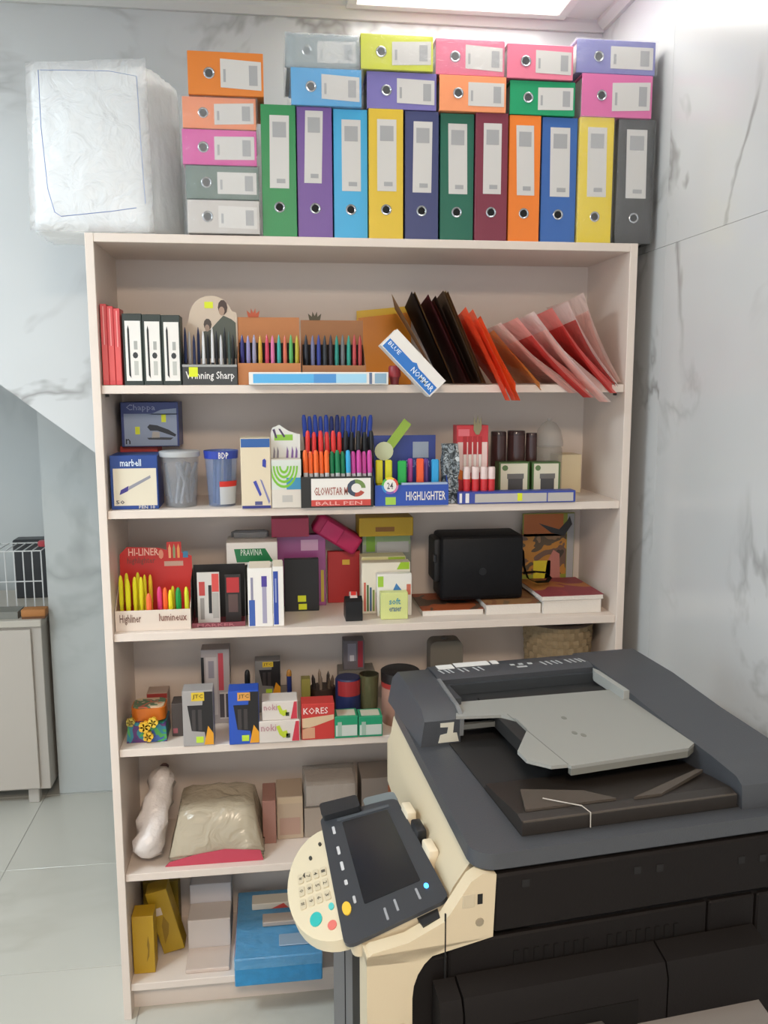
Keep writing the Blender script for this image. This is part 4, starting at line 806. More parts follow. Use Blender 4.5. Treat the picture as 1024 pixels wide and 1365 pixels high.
# cluster behind
t = thing('pencil_pot', 'dark brown pot of short pencils and sharpeners', 'pencil pot', (onY(430, 925, .17).x, .17, z)); hh = onY(430, 915, .17).z-z
part('pot', t, mat('#3a2a22', .5), lambda b: lathe(b, [(.034, 0), (.038, .004), (.038, hh)], 18), True)
for k in range(7): part('pencil', t, mat(['#6a5648', '#3c3230', '#8a7866', '#4a3a36', '#2c2626', '#7a6a5c', '#5a4a3c'][k], .5), lambda b: rings(b, [(.022*math.cos(k*.9), .022*math.sin(k*.9), .01), (.03*math.cos(k*.9), .026*math.sin(k*.9), hh+.022+.006*(k % 3)), (.031*math.cos(k*.9), .027*math.sin(k*.9), hh+.034+.006*(k % 3))], [.005, .005, .001], 7))
t = carton('olive_pack', 'olive yellow pack leaning beside the pencil pot', 'pack', 402, 414, 905, z, .13, .03, mat('#8e8640', .45)); t.rotation_euler = (0, -.001, 0)
y0 = .15; cx = onY(464, 925, y0); r = (onY(481, 925, y0).x-onY(447, 925, y0).x)/2; hh = onY(464, 902, y0).z-z
t = thing('paint_tub', 'blue tub with a red label behind the green clip boxes', 'tub', (cx.x, y0, z))
part('tub', t, mat('#27305c', .4), lambda b: lathe(b, [(r*.95, 0), (r, .004), (r, hh*.95), (r*.9, hh)], 20), True)
part('red_label', t, mat('#a83438', .4), lambda b: [band_ for band_ in [None]] and None or [b.faces.new([b.verts.new((r*1.01*math.cos(math.radians(a)), r*1.01*math.sin(math.radians(a)), q)) for a, q in ((a0, hh*.62), (a0+12, hh*.62), (a0+12, hh*.97), (a0, hh*.97))]) for a0 in range(215, 325, 12)])
y0 = .15; cx = onY(492, 925, y0)
t = thing('glass_tumbler', 'olive glass tumbler between the blue tub and the round tin', 'tumbler', (cx.x, y0, z)); r = .03; hh2 = onY(492, 898, y0).z-z
part('glass', t, clear('#6a6a4c', .75, .1, .1, 10), lambda b: lathe(b, [(r*.8, 0), (r, hh2), (r*.93, hh2), (r*.7, .006)], 20), True)
t0 = carton('clear_bin', 'grey frosted box at the back under the small red and grey box', 'box', 452, 500, 894, z, .22, .07, mat('#7d7870', .5)); zz = z+DIM[t0.name][2]+.0003
t = carton('refill_box', 'small grey and red box on the frosted box at the back', 'box', 458, 486, 854, zz, .23, .05, mat('#6a6468', .45)); dec(t, .68, .92, .08, .98, mat('#a03440', .4), 'red_band'); dec(t, .2, .6, .3, .9, mat('#8a8690', .5)); dec(t, .3, .5, .3, .5, mat('#c8c4c8', .5), 'small_print', 2)
y0 = .11; cx = onY(528, 930, y0); r = .055; hh = onY(520, 900, y0-.05).z-z
t = thing('round_tin', 'round tin with black lid and red rim half hidden by the copier', 'tin', (cx.x+.012, y0, z))
part('tin_body', t, mat('#a88070', .45), lambda b: lathe(b, [(r*.95, 0), (r, .004), (r, hh*.72)], 24), True)
part('red_rim', t, mat('#9c3430', .4), lambda b: lathe(b, [(r*1.01, hh*.70), (r*1.02, hh*.8)], 24), True); part('lid', t, mat('#1d1a1a', .4), lambda b: lathe(b, [(r*1.03, hh*.8), (r*1.04, hh*.98), (r*.95, hh)], 24), True)
y0 = .2; c = onY(593, 865, y0); hh = onY(593, 851, y0).z-z
t = thing('grey_bottle', 'grey-brown rounded container at the back behind the copier', 'container', (c.x, y0, z)); ww = .05
part('container', t, mat('#6e685e', .5), lambda b: prism(b, rrect(-ww, ww, 0, hh, .02), -.03, .03), True)
part('cap', t, mat('#5e5850', .5), lambda b: lathe(b, [(.012, 0), (.012, .008)], 14, (0, 0, hh-.002)))
y0 = .17; c = onY(743, 850, y0); r = (onY(790, 850, y0).x-onY(703, 850, y0).x)/2; hh = min(onY(746, 834, y0-r*.9).z-z, SH[2]-T-z-.008)
t = thing('woven_basket', 'round woven basket under the third shelf behind the copier', 'basket', (c.x, y0, z))
def basket(b):
    n = 40
    for i in range(12):
        zz_ = hh*(i+.5)/12; rr = r*(.85+.15*zz_/hh); tube_pts = [((rr+.0015*(1 if (k+i) % 2 else -1))*math.cos(2*math.pi*k/n), 0, 0) for k in range(n)]
        V = []
        for k in range(n):
            a = 2*math.pi*k/n; q = rr+.002*(1 if (k+i) % 2 else -1)
            V.append([b.verts.new((q*math.cos(a), q*math.sin(a), zz_-hh/24)), b.verts.new(((q+.002)*math.cos(a), (q+.002)*math.sin(a), zz_)), b.verts.new((q*math.cos(a), q*math.sin(a), zz_+hh/24))])
        for k in range(n):
            for j in range(2): b.faces.new((V[k][j], V[(k+1) % n][j], V[(k+1) % n][j+1], V[k][j+1]))
part('weave', t, mat('#8d7a5c', .7, vary=.25, bscale=90), basket)
part('rim', t, mat('#4a3a30', .6), lambda b: tube(b, [(r*1.0*math.cos(2*math.pi*k/32), r*1.0*math.sin(2*math.pi*k/32), hh-.004) for k in range(33)], .005, 8), True)
part('base', t, mat('#6a5a44', .7), lambda b: lathe(b, [(r*.85, 0), (r*.85, .004)], 32)); part('dark_lid', t, mat('#3c342c', .6), lambda b: lathe(b, [(r*.97, hh-.012), (r*.97, hh-.004)], 32))
# ================================================================ SHELF 5
z = SH[4]
def pillow(b, w_, d_, h_, n=9, amp=.004, seed=1):
    rn = random.Random(seed); box(b, 0, 1, 0, 1, 0, 1); bmesh.ops.subdivide_edges(b, edges=b.edges[:], cuts=n, use_grid_fill=True)
    for v in b.verts:
        x, y, q = v.co; e = (1-(abs(x-.5)*2)**8)*(1-(abs(y-.5)*2)**6); 
        zz_ = h_*(.18+.82*e**.5)*q if q > .01 else 0
        v.co = Vector((w_*x+rn.uniform(-1, 1)*amp, d_*y+rn.uniform(-1, 1)*amp, max(0, zz_+rn.uniform(-1, 1)*amp*(q > .3))))
y0 = .055; Xa = onY(226, 1120, y0).x; Xb = onY(349, 1120, y0).x; hh = onY(285, 1062, y0+.08).z-z
t = thing('bagged_stock', 'clear bag of beige sheets on a pink card base', 'bag', (Xa, y0, z))
part('pink_base', t, mat('#c04458', .5), lambda b: prism(b, [(-.012, 0), (Xb-Xa+.004, 0), (Xb-Xa-.004, .03), ((Xb-Xa)*.6, .04), ((Xb-Xa)*.3, .03), (.0, .012)], -.022, -.018))
part('sheets', t, mat('#a8967c', .6, vary=.1, bscale=20), lambda b: [box(b, .01+.001*k, Xb-Xa-.02, .004*k, .2, .014+.024*k, .014+.024*(k+1)-.001, .008, 2) for k in range(3)] and None, True)
def bag(b):
    pillow(b, Xb-Xa+.004, .235, hh, 9, .004, 3)
    for v in b.verts: v.co.y -= .016; v.co.z += .001
part('clear_bag', t, clear('#c9bca4', .72, .2, .7, 14), bag, 'all')
# white wrapped roll
A_ = onY(186, 1150, .03); B_ = onY(214, 1052, .12)
t = thing('wrapped_roll', 'white plastic-wrapped roll leaning in the corner beside the beige bag', 'package', (A_.x+.008, .035, z))
def roll(b):
    n = 14; V = []; rn = random.Random(4); L_ = Vector((.035, .15, .20))
    prof = [(0, .014), (.06, .038), (.16, .043), (.27, .038), (.38, .044), (.5, .036), (.62, .042), (.74, .034), (.85, .038), (.93, .028), (1, .012)]
    s = Vector((1, 0, -.1)).normalized(); q = L_.normalized().cross(s)
    for t_, r_ in prof:
        V.append([b.verts.new(Vector((.012, .0, .03))+L_*t_+(s*math.cos(2*math.pi*k/n)+q*math.sin(2*math.pi*k/n))*(r_*rn.uniform(.78, 1.25))) for k in range(n)])
    for i in range(len(V)-1):
        for k in range(n): b.faces.new((V[i][k], V[i][(k+1) % n], V[i+1][(k+1) % n], V[i+1][k]))
    b.faces.new(V[0][::-1]); b.faces.new(V[-1])
    for v in b.verts: v.co.z = max(.0005, v.co.z); v.co.x = max(v.co.x, -.045)
part('wrapping', t, mat('#d6ccc6', .3, bump=.8, bscale=26), roll, 'all'); part('dark_end', t, mat('#5a3a3a', .5), lambda b: lathe(b, [(.012, 0), (.014, .01), (.008, .016)], 12, (.05, .152, .222)))
for (lab, u0, u1, vt, yf, d_, c, nm) in [('reddish box beside the beige bag on the fifth shelf', 350, 368, 1068, .12, .12, '#a07468', 'small_carton'), ('tall beige box between beige bag and wrapped block', 369, 404, 1062, .14, .12, '#b8a48e', 'small_carton'),
        ('plain grey box lying under the wrapped white block', 406, 476, 1076, .14, .14, '#a09488', 'small_carton')]:
    t = carton(nm, lab, 'box', u0, u1, vt, z, yf, d_, mat(c, .5)); zz = z+DIM[t.name][2]+.0003
    if u0 == 369: dec(t, .02, .98, .84, .98, mat('#c4b094', .5), 'cream_edge'); dec(t, .1, .9, .1, .5, mat('#b09080', .5))
t = carton('paper_block', 'white paper block in crinkled clear wrap beside the copier panel', 'package', 408, 474, 1046, zz, .15, .11, mat('#c2b8b0', .5))
wd_, d_, h_ = DIM[t.name]; wrap_part(t, -.006, wd_+.004, -.006, d_+.004, .0015, h_+.014, clear('#b8b2aa', .4, .15, .7, 18), .003, 9)
t = carton('grey_box', 'grey box with an orange label behind the copier panel', 'box', 482, 560, 1036, z, .16, .12, mat('#8a8078', .5)); dec(t, .45, .9, .6, .85, mat('#b06a48', .5), 'orange_label'); wr(t, 'COPY', .5, .85, .65, .8, mat('#d8b8a8', .5))
# ================================================================ SHELF 6
z = SH[5]
t = carton('yellow_box', 'yellow box standing upright in the bottom left corner', 'box', 176, 205, 1222, z, .05, .06, mat('#b8921c', .45)); dec(t, 0, 1, 0, 1, mat('#8a6a14', .5), 'emblem', 1, [(.62, .2), (.75, .3), (.78, .5), (.72, .66), (.66, .5), (.7, .4)])
t = carton('yellow_box', 'yellow box tilted against the upright yellow box', 'box', 216, 245, 1188, z, .13, .06, mat('#a8881a', .45)); t.rotation_euler = (0, -.24, 0)
dec(t, 0, 1, 0, 1, mat('#8a6c14', .5), 'emblem', 1, [(.2, .15), (.5, .3), (.65, .45), (.5, .6), (.3, .45)]); dec(t, .2, .5, .62, .74, mat('#cfc0b0', .5), 'white_patch')
t = carton('yellow_box', 'darker yellow box standing at the back of the bottom shelf', 'box', 191, 238, 1176, z, .235, .06, mat('#8a721c', .45))
y0 = .03; Xa = onY(247, 1290, y0).x; Xb = onY(306, 1290, y0).x
t = thing('paper_stack', 'stepped stack of white paper reams on the bottom shelf', 'paper', (Xa, y0, z)); ww = Xb-Xa
for k, (ya, yb_, hz) in enumerate([(.0, .1, .012), (.1, .19, .1), (.19, .27, .16)]):
    part('paper_ream', t, mat(['#cbb9ac', '#c9bfb8', '#c2bec0'][k], .6), lambda b: box(b, 0, ww, ya+.0005, yb_, 0, hz, .002))
y0 = -.045; Xa = onY(313, 1300, y0).x; Xb = onY(430, 1300, y0).x
t = thing('blue_carton', 'glossy blue carton sticking out over the bottom shelf edge', 'box', (Xa, y0, z)); ww = Xb-Xa; hh = onY(370, 1275, y0).z-z
part('body', t, mat('#2f87bb', .3, vary=.25, bscale=40, bump=.3), lambda b: box(b, 0, ww, 0, .33, 0, hh, .003))
part('red_edge', t, mat('#a04a48', .5), lambda b: box(b, -.001, .001, .02, .31, hh-.01, hh-.002)); part('clear_wrap', t, clear('#a8d8f0', .2, .1, .8, 30), lambda b: box(b, -.0015, ww+.0015, -.002, .325, hh-.03, hh+.0015))
zt = z+hh+.002
def flat(nm, lab, u0, u1, va, vb, th, c, cat):
    A = onZ(u0, vb, zt); B = onZ(u1, va, zt); X0, X1 = A.x, max(B.x, A.x+.05); t = thing(nm, lab, cat, (X0, A.y, zt)); dd = min(B.y, .300)-A.y
    part('body', t, mat(c, .45), lambda b: box(b, 0, X1-X0, 0, dd, 0, th, .002)); DIM[t.name] = (X1-X0, dd, th); return t
t = flat('white_pack', 'white pack with a red triangle lying on the blue carton', 336, 400, 1196, 1214, .02, '#c8c2b4', 'pack'); dec(t, 0, 1, 0, 1, mat('#c04a40', .45), 'red_triangle', 1, [(.4, .1), (.75, .1), (.65, .9)])
t = flat('grey_pack', 'grey-white pack lying on the blue carton before the triangle pack', 350, 420, 1218, 1236, .014, '#b0a49a', 'pack')
t = flat('clear_sleeve', 'flat clear plastic sleeve lying on the blue carton', 372, 450, 1240, 1262, .004, '#8ba0b4', 'sleeve')
# ================================================================ COPIER
PO = Vector((.744, -1.116, 0)); PT = math.radians(6.5)
cp = thing('photocopier', 'large dark grey and cream office photocopier in front of the shelves', 'photocopier', PO, PT)
MI = Matrix.Rotation(-PT, 3, 'Z')
def loc_(u, v, zz): return MI @ (onZ(u, v, zz)-PO)
def onB(u, v, bb):
    c = MI @ (CAM-PO); d = MI @ ray(u, v); return c+d*((bb-c.y)/d.y)
M_CR = mat('#bfb297', .5); M_CD = mat('#3f4247', .42, bump=.08, bscale=400); M_CB = mat('#171413', .6, bump=.06, bscale=300); M_CB2 = mat('#151312', .55); M_CG = mat('#8d8f8b', .5); M_SEAM = mat('#0c0b0b', .8)
for m_ in (M_CB, M_CB2, mat('#181514', .6, bump=.05, bscale=200)): m_.node_tree.nodes['Principled BSDF'].inputs['Specular IOR Level'].default_value = .15
LB = .66   # far side
# main lower body
part('main_body', cp, M_CB, lambda b: box(b, .085, .60, .012, LB-.03, .06, .95, .006))
part('front_bulge', cp, M_CB, lambda b: box(b, -.11, .085, .012, .355, .06, .925, .006))
part('scanner_front', cp, M_CR, lambda b: prism(b, [(.03, 1.052), (.012, 1.056), (.002, 1.05), (-.026, 1.012), (-.034, .995), (-.034, .90), (.07, .90), (.07, 1.05)], .045, LB-.01, 'y', lambda q: (q[0]+(.035+(.022 if q[2] < 1.03 else .0))*(q[1]-.045)/.61, q[1], q[2])), True)
part('base_plate', cp, M_CB2, lambda b: box(b, -.09, .59, .03, LB-.05, .012, .06))
for x, y in ((-.05, .08), (.55, .08), (-.05, .56), (.55, .56)): part('caster', cp, M_CB2, lambda b: lathe(b, [(.02, 0), (.024, .004), (.024, .012)], 12, (x, y, 0)))
# cream shoulder (scanner front), profile extruded along b
prof = [(.028, 1.052), (.006, 1.056), (-.012, 1.046), (-.052, .988), (-.11, .962), (-.165, .954), (-.174, .946), (-.174, .935), (-.1, .93), (.024, .95)]
part('cream_shoulder', cp, M_CR, lambda b: prism(b, prof, 0, .027, 'y'), True)
# cream front corner column with curved inner edge
col = [(-.174, .06), (-.174, .95), (.024, .95)]+[(-.052+.06*0+.0-.0, .945)]+[(-.04-.064*math.sin(math.radians(a)), .945-.075*(1-math.cos(math.radians(a)))) for a in range(15, 91, 15)]+[(-.104, .06)]
part('cream_column', cp, M_CR, lambda b: prism(b, col, .0, .05, 'y'), False)
part('front_edge_strip', cp, M_CB2, lambda b: box(b, -.172, -.13, .05, .12, .06, .94, .004))
fd = part('front_door', cp, mat('#5c5b5c', .5), lambda b: box(b, -.160, -.112, .121, .36, .34, .93, .008))
part('door_seam', fd, M_SEAM, lambda b: box(b, -.1612, -.158, .235, .238, .345, .935))
for k in range(2):
    d0 = part('paper_drawer', cp, mat('#55534f', .5), lambda b: box(b, -.162, -.112, .121, .36, .065+.135*k, .195+.135*k, .006))
    part('drawer_handle', d0, M_CB2, lambda b: box(b, -.1635, -.158, .17, .31, .135+.135*k, .165+.135*k, .002))
part('screw_cap', cp, mat('#a89c84', .5), lambda b: rings(b, [(-.12, .0, .826), (-.12, -.002, .826)], [.006, .005], 10))
part('screw_cap', cp, mat('#8a806c', .5), lambda b: rings(b, [(.002, .0, .978), (.002, -.002, .978)], [.007, .006], 10))
part('usb_port', cp, M_SEAM, lambda b: box(b, -.002, .006, -.001, .003, 1.008, 1.024)); part('usb_port_frame', cp, mat('#b5aa92', .5), lambda b: box(b, -.026, -.006, -.0012, .003, 1.004, 1.026, .001))
part('column_seam', cp, M_SEAM, lambda b: box(b, -.0535, -.0515, -.0008, .002, .06, 1.0))
# near side panels
sp = part('scanner_side', cp, mat('#181514', .6, bump=.05, bscale=200), lambda b: box(b, .026, .615, 0, .05, .955, 1.05, .004))
for x, zz_ in ((.07, 1.037), (.26, 1.03), (.30, 1.028), (.45, 1.02), (.49, 1.018)): part('side_screw', sp, M_SEAM, lambda b: box(b, x, x+.012, -.0012, .002, zz_-.012, zz_))
part('scanner_far_side', cp, M_CB, lambda b: box(b, .11, .615, .05, LB-.01, .955, 1.05))
pn = part('side_cover', cp, M_CB, lambda b: box(b, -.045, .40, .004, .03, .845, .945, .003))
part('vent_grille', pn, M_CB2, lambda b: [box(b, .06+.017*k, .068+.017*k, .0025, .006, .886, .918) for k in range(8)] and None)
part('vent_grille', pn, M_CB2, lambda b: [box(b, .22+.017*k, .228+.017*k, .0025, .006, .886, .918) for k in range(8)] and None)
part('side_cover', cp, M_CB, lambda b: box(b, .404, .49, .004, .03, .845, .945, .003)); part('side_cover', cp, M_CB, lambda b: box(b, .495, .60, .004, .03, .1, .945, .003))
# bypass tray door, protruding
bt = part('bypass_tray', cp, M_CB, lambda b: prism(b, [(.0, .40), (-.045, .40), (-.045, .862), (-.036, .884), (-.0, .896)], -.035, .30, 'x'), True)
bt2 = part('bypass_side', cp, M_CB, lambda b: prism(b, [(.0, .40), (-.045, .40), (-.045, .862), (-.036, .884), (-.0, .896)], .303, .485, 'x'), True)
part('bypass_hinge', cp, M_CB, lambda b: prism(b, [(.0, .40), (-.043, .40), (-.043, .862), (-.034, .882), (-.0, .894)], -.072, -.038, 'x'), True)
part('pull_slot', bt, M_CB2, lambda b: box(b, .02, .25, -.0462, -.04, .76, .835)); part('pull_grip', bt, mat('#4a4643', .5), lambda b: box(b, .055, .19, -.056, -.044, .795, .812, .003)); part('paper_sheet', bt, mat('#6f6a66', .6), lambda b: prism(b, [(-.045, .79), (-.12, .772), (-.12, .774), (-.045, .793)], .03, .47, 'x'))
# platen cover slab
part('platen_cover', cp, M_CD, lambda b: prism(b, [(x+.042*(y/LB)*max(0, 1-x/.3), y) for x, y in rrect(-.008, .62, .002, LB, .04, 6)], 1.058, 1.084, 'z'), True)
part('cover_gap', cp, M_SEAM, lambda b: box(b, .055, .605, .012, LB-.012, 1.05, 1.058))
# right hump (hinge side) sloping to the near end
hump = [(LB, 1.084), (LB, 1.158), (LB-.02, 1.166), (.47, 1.163), (.30, 1.148), (.12, 1.140), (.05, 1.134), (.034, 1.124), (.030, 1.084)]
part('hinge_hump', cp, M_CD, lambda b: prism(b, hump, .475, .62, 'x'), True)
# output well
part('output_floor', cp, mat('#1b1a1a', .6), lambda b: box(b, .085, .475, .04, .47, 1.084, 1.087))
ot = part('output_tray', cp, mat('#231e1a', .45), lambda b: prism(b, [(.038, 1.086), (.038, 1.108), (.06, 1.112), (.2, 1.096), (.2, 1.086)], .085, .47, 'x'))
part('tray_ridge', ot, mat('#453e37', .45), lambda b: prism(b, [(.10, .062), (.26, .062), (.22, .10), (.12, .13)], 1.112, 1.116, 'z')); part('tray_ridge', ot, mat('#453e37', .45), lambda b: prism(b, [(.29, .058), (.34, .058), (.46, .12), (.45, .125)], 1.110, 1.116, 'z'))
part('tray_ridge', ot, mat('#453e37', .45), lambda b: box(b, .087, .468, .0365, .041, 1.1075, 1.1095)); part('paper_string', ot, mat('#a8a49c', .4), lambda b: tube(b, [(.20, .034, 1.087), (.20, .035, 1.112), (.192, .05, 1.117), (.14, .085, 1.119)], .001, 5))
# feeder unit at the far side
adf = [(.44, 1.084), (.44, 1.13), (.475, 1.152), (.52, 1.165), (LB-.03, 1.166), (LB-.005, 1.15), (LB-.0, 1.084)]
fu = part('feeder_cover', cp, M_CD, lambda b: prism(b, [(.555, 1.084), (.555, 1.160), (.575, 1.166), (LB-.03, 1.166), (LB-.005, 1.15), (LB, 1.084)], .11, .475, 'x'), True)
part('feeder_slot', fu, mat('#1e2022', .6), lambda b: box(b, .112, .474, .50, .556, 1.088, 1.128)); part('feeder_inner', fu, mat('#33373b', .5), lambda b: box(b, .112, .474, .545, .5555, 1.128, 1.150))
arm = [(.40, 1.084), (.40, 1.135), (.43, 1.15), (.54, 1.163), (LB-.04, 1.164), (LB-.008, 1.14), (LB-.002, 1.084)]
fa = part('feeder_arm', cp, M_CD, lambda b: prism(b, arm, .026, .108, 'x', lambda q: (q[0]+.012*(q[2]-1.084)/.08*(q[0] < .05), q[1], q[2])), True)
part('arm_trim', fa, mat('#6d7072', .4), lambda b: prism(b, [(.40, 1.10), (.396, 1.137), (.43, 1.154), (.55, 1.166), (.55, 1.160), (.432, 1.146), (.408, 1.10)], .106, .114, 'x'))
part('arm_sticker', fa, mat('#c4c2b4', .5), lambda b: prism(b, [(.062, 1.09), (.104, 1.09), (.100, 1.108), (.092, 1.108), (.094, 1.13), (.066, 1.13), (.066, 1.122), (.082, 1.121), (.08, 1.108), (.066, 1.106)], .3985, .4005, 'y'))
# stickers on feeder
for x0, x1, y0, y1 in ((.128, .165, .605, .632), (.17, .25, .61, .637), (.256, .272, .612, .634)): part('white_sticker', fu, mat('#d5d6d4', .5), lambda b: box(b, x0, x1, y0, y1, 1.166, 1.1668))
for k, x in enumerate((.13, .143, .152, .175, .187, .21, .222, .37, .383, .397, .408, .43, .442, .455, .464)): part('icon_mark', fu, mat('#aeb3b4', .5), lambda b: prism(b, [(x, .578), (x+.003, .578), (x-.002, .602), (x-.006, .602)], 1.166, 1.1666, 'z'))
for k, x in enumerate((.292, .312, .334)): part('icon_mark', fu, mat('#aeb3b4', .5), lambda b: box(b, x, x+.010, .592, .602, 1.166, 1.1666))
part('icon_mark', fu, mat('#aeb3b4', .5), lambda b: box(b, .302, .325, .576, .584, 1.166, 1.1666))
# grey input tray
tz = 1.142
TP = [loc_(u, v, tz) for u, v in [(608, 936), (608, 955), (668, 953), (688, 958), (703, 972), (690, 1001), (702, 1013), (735, 1021), (757, 1019), (762, 1021), (918, 997), (926, 990), (845, 926), (830, 918)]]
it = part('input_tray', cp, M_CG, lambda b: prism(b, [(p.x, p.y) for p in TP], tz-.006, tz, 'z'))
part('tray_lip', it, mat('#74756f', .5), lambda b: prism(b, [(p.x, p.y+.001) for p in (TP[9], TP[10], TP[11])]+[(TP[11].x, TP[11].y+.012), (TP[9].x, TP[9].y+.012)], tz-.018, tz-.006, 'z'))
q0, q1 = loc_(676, 952, tz), loc_(757, 1019, tz)
part('tray_groove', it, mat('#6e706c', .6), lambda b: prism(b, [(q0.x, q0.y), (q0.x+.0015, q0.y), (q1.x+.0015, q1.y), (q1.x, q1.y)], tz, tz+.0004, 'z'))
for u, v in ((752, 957), (766, 977), (778, 980)):
    q = loc_(u, v, tz); part('tray_emboss', it, mat('#74766f', .6), lambda b: prism(b, ell(q.x, q.y, .005, .008, 8), tz, tz+.0005, 'z'))
q = loc_(838, 905, 1.15)
part('paper_guide', it, mat('#9a9d9a', .4), lambda b: prism(b, [(.475, .40), (.475, .53), (.470, .55), (.462, .53), (.462, .40)], tz-.004, 1.160, 'z')); part('paper_guide', it, mat('#3a3d40', .4), lambda b: prism(b, [(.116, .455), (.128, .455), (.128, .53), (.116, .53)], tz-.004, 1.156, 'z'))
part('tray_rail', it, mat('#5f615e', .5), lambda b: box(b, .112, .25, .40, .412, 1.112, 1.122)); part('tray_support', it, mat('#1c1c1c', .6), lambda b: box(b, .18, .47, .25, .50, 1.110, tz-.006))
# control panel (inclined)
pz = lambda a: 1.003+(a+.04)*.33
def pm(a, b_, h=0):
    n_ = Vector((-.313, 0, .95)); s_ = (a+.212)/.18; t_ = (b_-.022)/.383     # the panel is swivelled: four corners
    q = [Vector((-.201, .030)), Vector((-.036, .031)), Vector((-.033, .365)), Vector((-.173, .412))]
    p = q[0].lerp(q[1], s_).lerp(q[3].lerp(q[2], s_), t_)
    v = Vector((p.x, p.y, pz(p.x)))+n_*h; return tuple(v)
cpn = part('control_panel', cp, mat('#c4b89e', .45), lambda b: prism(b, rrect(-.207, -.034, .026, .40, .02), -.03, -.004, 'z', lambda q: pm(q[0], q[1], q[2])), True)
part('panel_face', cpn, mat('#34373c', .3), lambda b: prism(b, rrect(-.212, -.032, .022, .405, .018), -.006, .0, 'z', lambda q: pm(q[0], q[1], q[2])), True)
part('display_screen', cpn, mat('#191b1f', .18), lambda b: prism(b, rrect(-.165, -.062, .10, .365, .004), -.001, .0008, 'z', lambda q: pm(q[0], q[1], q[2])))
part('screen_bezel', cpn, mat('#474c51', .35), lambda b: prism(b, [(-.175, .37), (-.055, .372), (-.055, .382), (-.175, .38)], 0, .002, 'z', lambda q: pm(q[0], q[1], q[2])))
kp = part('keypad', cpn, mat('#c8bea4', .5), lambda b: prism(b, [(-.2, .045)]+[(-.2-.100*math.sin(math.radians(a)), .205-.16*math.cos(math.radians(a))) for a in range(6, 175, 8)]+[(-.2, .365)], -.024, -.0035, 'z', lambda q: pm(q[0], q[1], q[2])), True)
def kd(nm, a, b_, ra, rb, c, h=-.0035, th=.0016, par=None): return part(nm, par or kp, mat(c, .4), lambda b: prism(b, ell(a, b_, ra, rb, 14), h-.001, h+th, 'z', lambda q: pm(q[0], q[1], q[2])), False)
kd('start_button', -.252, .117, .011, .017, '#2aa8a4'); kd('stop_button', -.226, .088, .008, .011, '#c96a62'); kd('reset_button', -.222, .133, .005, .009, '#4fb4b0'); kd('power_button', -.196, .107, .008, .017, '#d8b03a', 0, .002)
for a, b_ in ((-.262, .24), (-.247, .284), (-.223, .318)): kd('indicator', a, b_, .0035, .006, '#2e302c')
for i in range(4):
    for j in range(3):
        a_, c_ = -.272+.0155*i, .165+.034*j
        part('number_key', kp, mat('#bcb299', .45), lambda b: prism(b, rrect(a_-.0055, a_+.0055, c_-.013, c_+.013, .003, 2), -.0045, -.0018, 'z', lambda q: pm(q[0], q[1], q[2])))
        text(kp, ['*0#', '789', '456', '123'][i][2-j], (c_-.004, c_+.004, a_-.0038, a_+.0038), mat('#4a463c', .5), lambda x, y: pm(y, 2*c_-x, -.0014))
for k, b_ in enumerate((.345, .275, .225, .175)): part('panel_label', cpn, mat('#b9babc', .5), lambda b: prism(b, rrect(-.190, -.184, b_-.013+.006*(k == 3), b_+.013-.006*(k == 3), .002, 2), -.0005, .0008, 'z', lambda q: pm(q[0], q[1], q[2])))
for k, (a, b_) in enumerate(((-.135, .05), (-.115, .06), (-.075, .064))): part('panel_label', cpn, mat('#8d9094', .5), lambda b: prism(b, rrect(a-.002, a+.002, b_-.012, b_+.02, .0015, 2), -.0005, .0008, 'z', lambda q: pm(q[0], q[1], q[2])))
part('panel_label', cpn, mat('#a8a9ab', .5), lambda b: prism(b, rrect(-.182, -.177, .112, .132, .002, 2), -.0005, .0008, 'z', lambda q: pm(q[0], q[1], q[2])))
part('blue_light', cpn, emit((.06, .35, 1, 1), 4), lambda b: prism(b, ell(-.057, .079, .004, .007, 10), -.0005, .0015, 'z', lambda q: pm(q[0], q[1], q[2])))
part('stylus_box', cpn, mat('#1f2124', .4), lambda b: prism(b, rrect(-.205, -.115, .385, .435, .008, 3), -.03, .012, 'z', lambda q: pm(q[0], q[1], q[2])), True)
part('rear_cover', cpn, mat('#6a7376', .4), lambda b: prism(b, rrect(-.105, -.03, .39, .44, .012, 3), -.03, -.002, 'z', lambda q: pm(q[0], q[1], q[2])), True)
part('tilt_lever', cpn, mat('#1e1f21', .4), lambda b: prism(b, [(-.088, .002), (-.058, .002), (-.055, .03), (-.092, .03)], -.026, -.010, 'z', lambda q: pm(q[0], q[1], q[2])))
for b_, c in ((.30, '#d6cbb2'), (.235, '#1c1d1f'), (.165, '#d6cbb2')): part('hinge_block', cpn, mat(c, .4), lambda b: box(b, -.035, -.017, b_-.022, b_+.022, .985, 1.018, .004, 2), True)
part('panel_mount', cpn, M_CR, lambda b: box(b, -.15, -.05, .06, .34, .90, .932, .004))
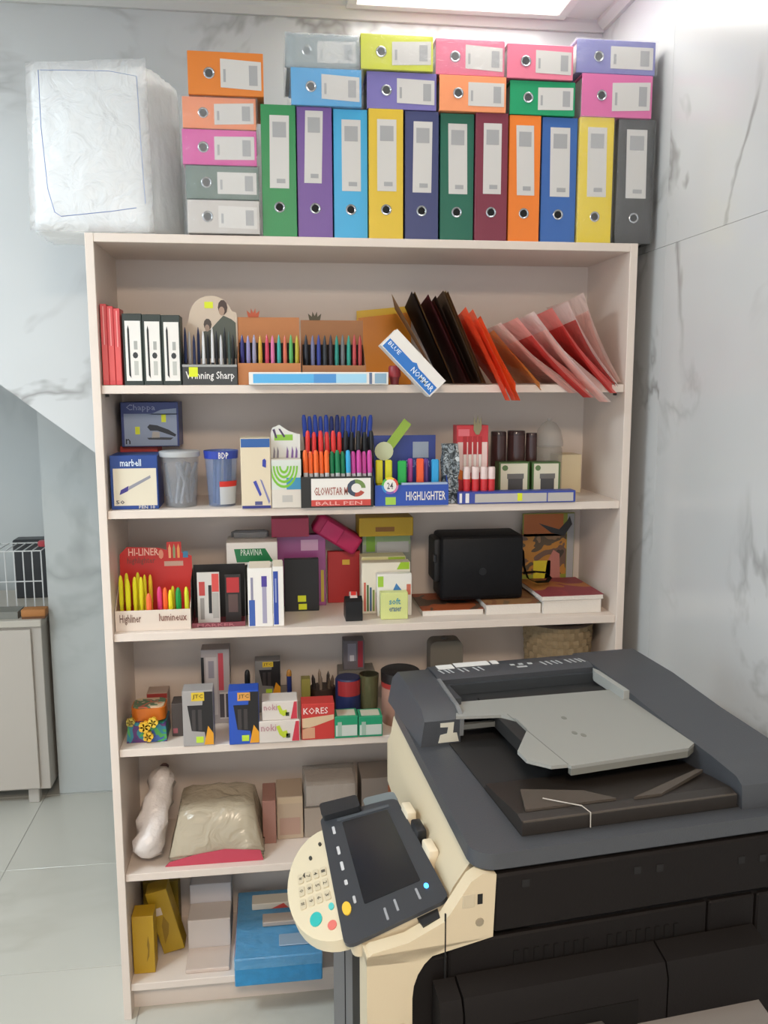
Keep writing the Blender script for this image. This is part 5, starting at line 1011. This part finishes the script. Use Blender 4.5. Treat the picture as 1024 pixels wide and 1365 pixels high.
# ================================================================ CORNER CABINET AT LEFT
Yc = 1.364; Xr = -.52; zc_ = .82
t = thing('cabinet', 'white low cabinet on short legs in the alcove under the stairs', 'cabinet', (Xr-.9, Yc, 0))
part('body', t, mat('#b3aca3', .5), lambda b: box(b, 0, .9, .0, .55, .07, zc_-.03, .002)); part('worktop', t, mat('#b9b2a6', .5), lambda b: box(b, -.01, .905, -.015, .56, zc_-.03, zc_, .003))
for k in range(2): part('door', t, mat('#b8b0a6', .45), lambda b: box(b, .005+.43*k, .43+.43*k, -.016, 0, .08, zc_-.04, .002))
for x in (.06, .80): part('leg', t, mat('#b5b0a8', .5), lambda b: box(b, x, x+.045, .02, .065, 0, .07, .003))
part('leg', t, mat('#b5b0a8', .5), lambda b: box(b, .06, .105, .48, .525, 0, .07, .003)); part('leg', t, mat('#b5b0a8', .5), lambda b: box(b, .80, .845, .48, .525, 0, .07, .003))
# rack, device, block on it
Yr = 1.5; Xa, Xb = onY(-40, 780, Yr).x, onY(57, 780, Yr).x; ht = onY(20, 735, Yr).z-zc_
t = thing('wire_rack', 'white wire rack standing on the cabinet in the alcove', 'rack', (Xa, Yr, zc_)); ww = Xb-Xa
def wires(b):
    for k in range(9): tube(b, [(ww*k/8, 0, 0), (ww*k/8, 0, ht), (ww*k/8, .2, ht)], .003, 6)
    for zz_ in (.01, ht*.5, ht): tube(b, [(0, 0, zz_), (ww, 0, zz_)], .003, 6)
    tube(b, [(0, .2, ht), (ww, .2, ht)], .003, 6)
    for x in (0, ww): tube(b, [(x, .2, 0), (x, .2, ht)], .003, 6)
part('wire_frame', t, mat('#c9cac8', .3), wires, True)
X2 = onY(2, 735, 1.58).x
tag(part('dark_device', None, mat('#2a2c2e', .4), lambda b: [box(b, X2, X2+.17, 1.74, 1.83, zc_, onY(15, 720, 1.74).z, .006), box(b, X2+.03, X2+.14, 1.735, 1.74, zc_+.12, onY(15, 727, 1.74).z)] and None), 'dark device with a black front standing behind the wire rack', 'device')
t = thing('sponge_block', 'orange-brown block with a dark base on the cabinet corner', 'block', (onY(27, 825, 1.36).x, 1.37, zc_)); ww = onY(60, 825, 1.36).x-t.location.x
part('body', t, mat('#a8703c', .7, bump=.2, bscale=80), lambda b: box(b, 0, ww, 0, .06, .008, .04, .006, 2), True); part('dark_base', t, mat('#6a4426', .7), lambda b: box(b, .002, ww-.002, .002, .058, 0, .009))
t = thing('grey_tray', 'grey shallow tray beside the orange-brown block on the cabinet', 'tray', (onY(-40, 825, 1.36).x, 1.38, zc_)); ww = onY(22, 825, 1.36).x-t.location.x
part('tray', t, mat('#7d7d76', .5), lambda b: [box(b, 0, ww, 0, .1, 0, .004), box(b, 0, ww, 0, .004, .004, .03), box(b, 0, ww, .096, .1, .004, .03), box(b, 0, .004, .004, .096, .004, .03), box(b, ww-.004, ww, .004, .096, .004, .03)] and None)
t = thing('red_cap', 'small red knob on the end of the wire rack', 'knob', (Xb-.012, Yr+.1, zc_+ht+.003)); 
tag(t, 'small red cap lying on top of the wire rack', 'cap'); part('cap', t, mat('#a83c44', .4), lambda b: lathe(b, [(.022, 0), (.024, .004), (.024, .018), (.018, .024)], 14), True)
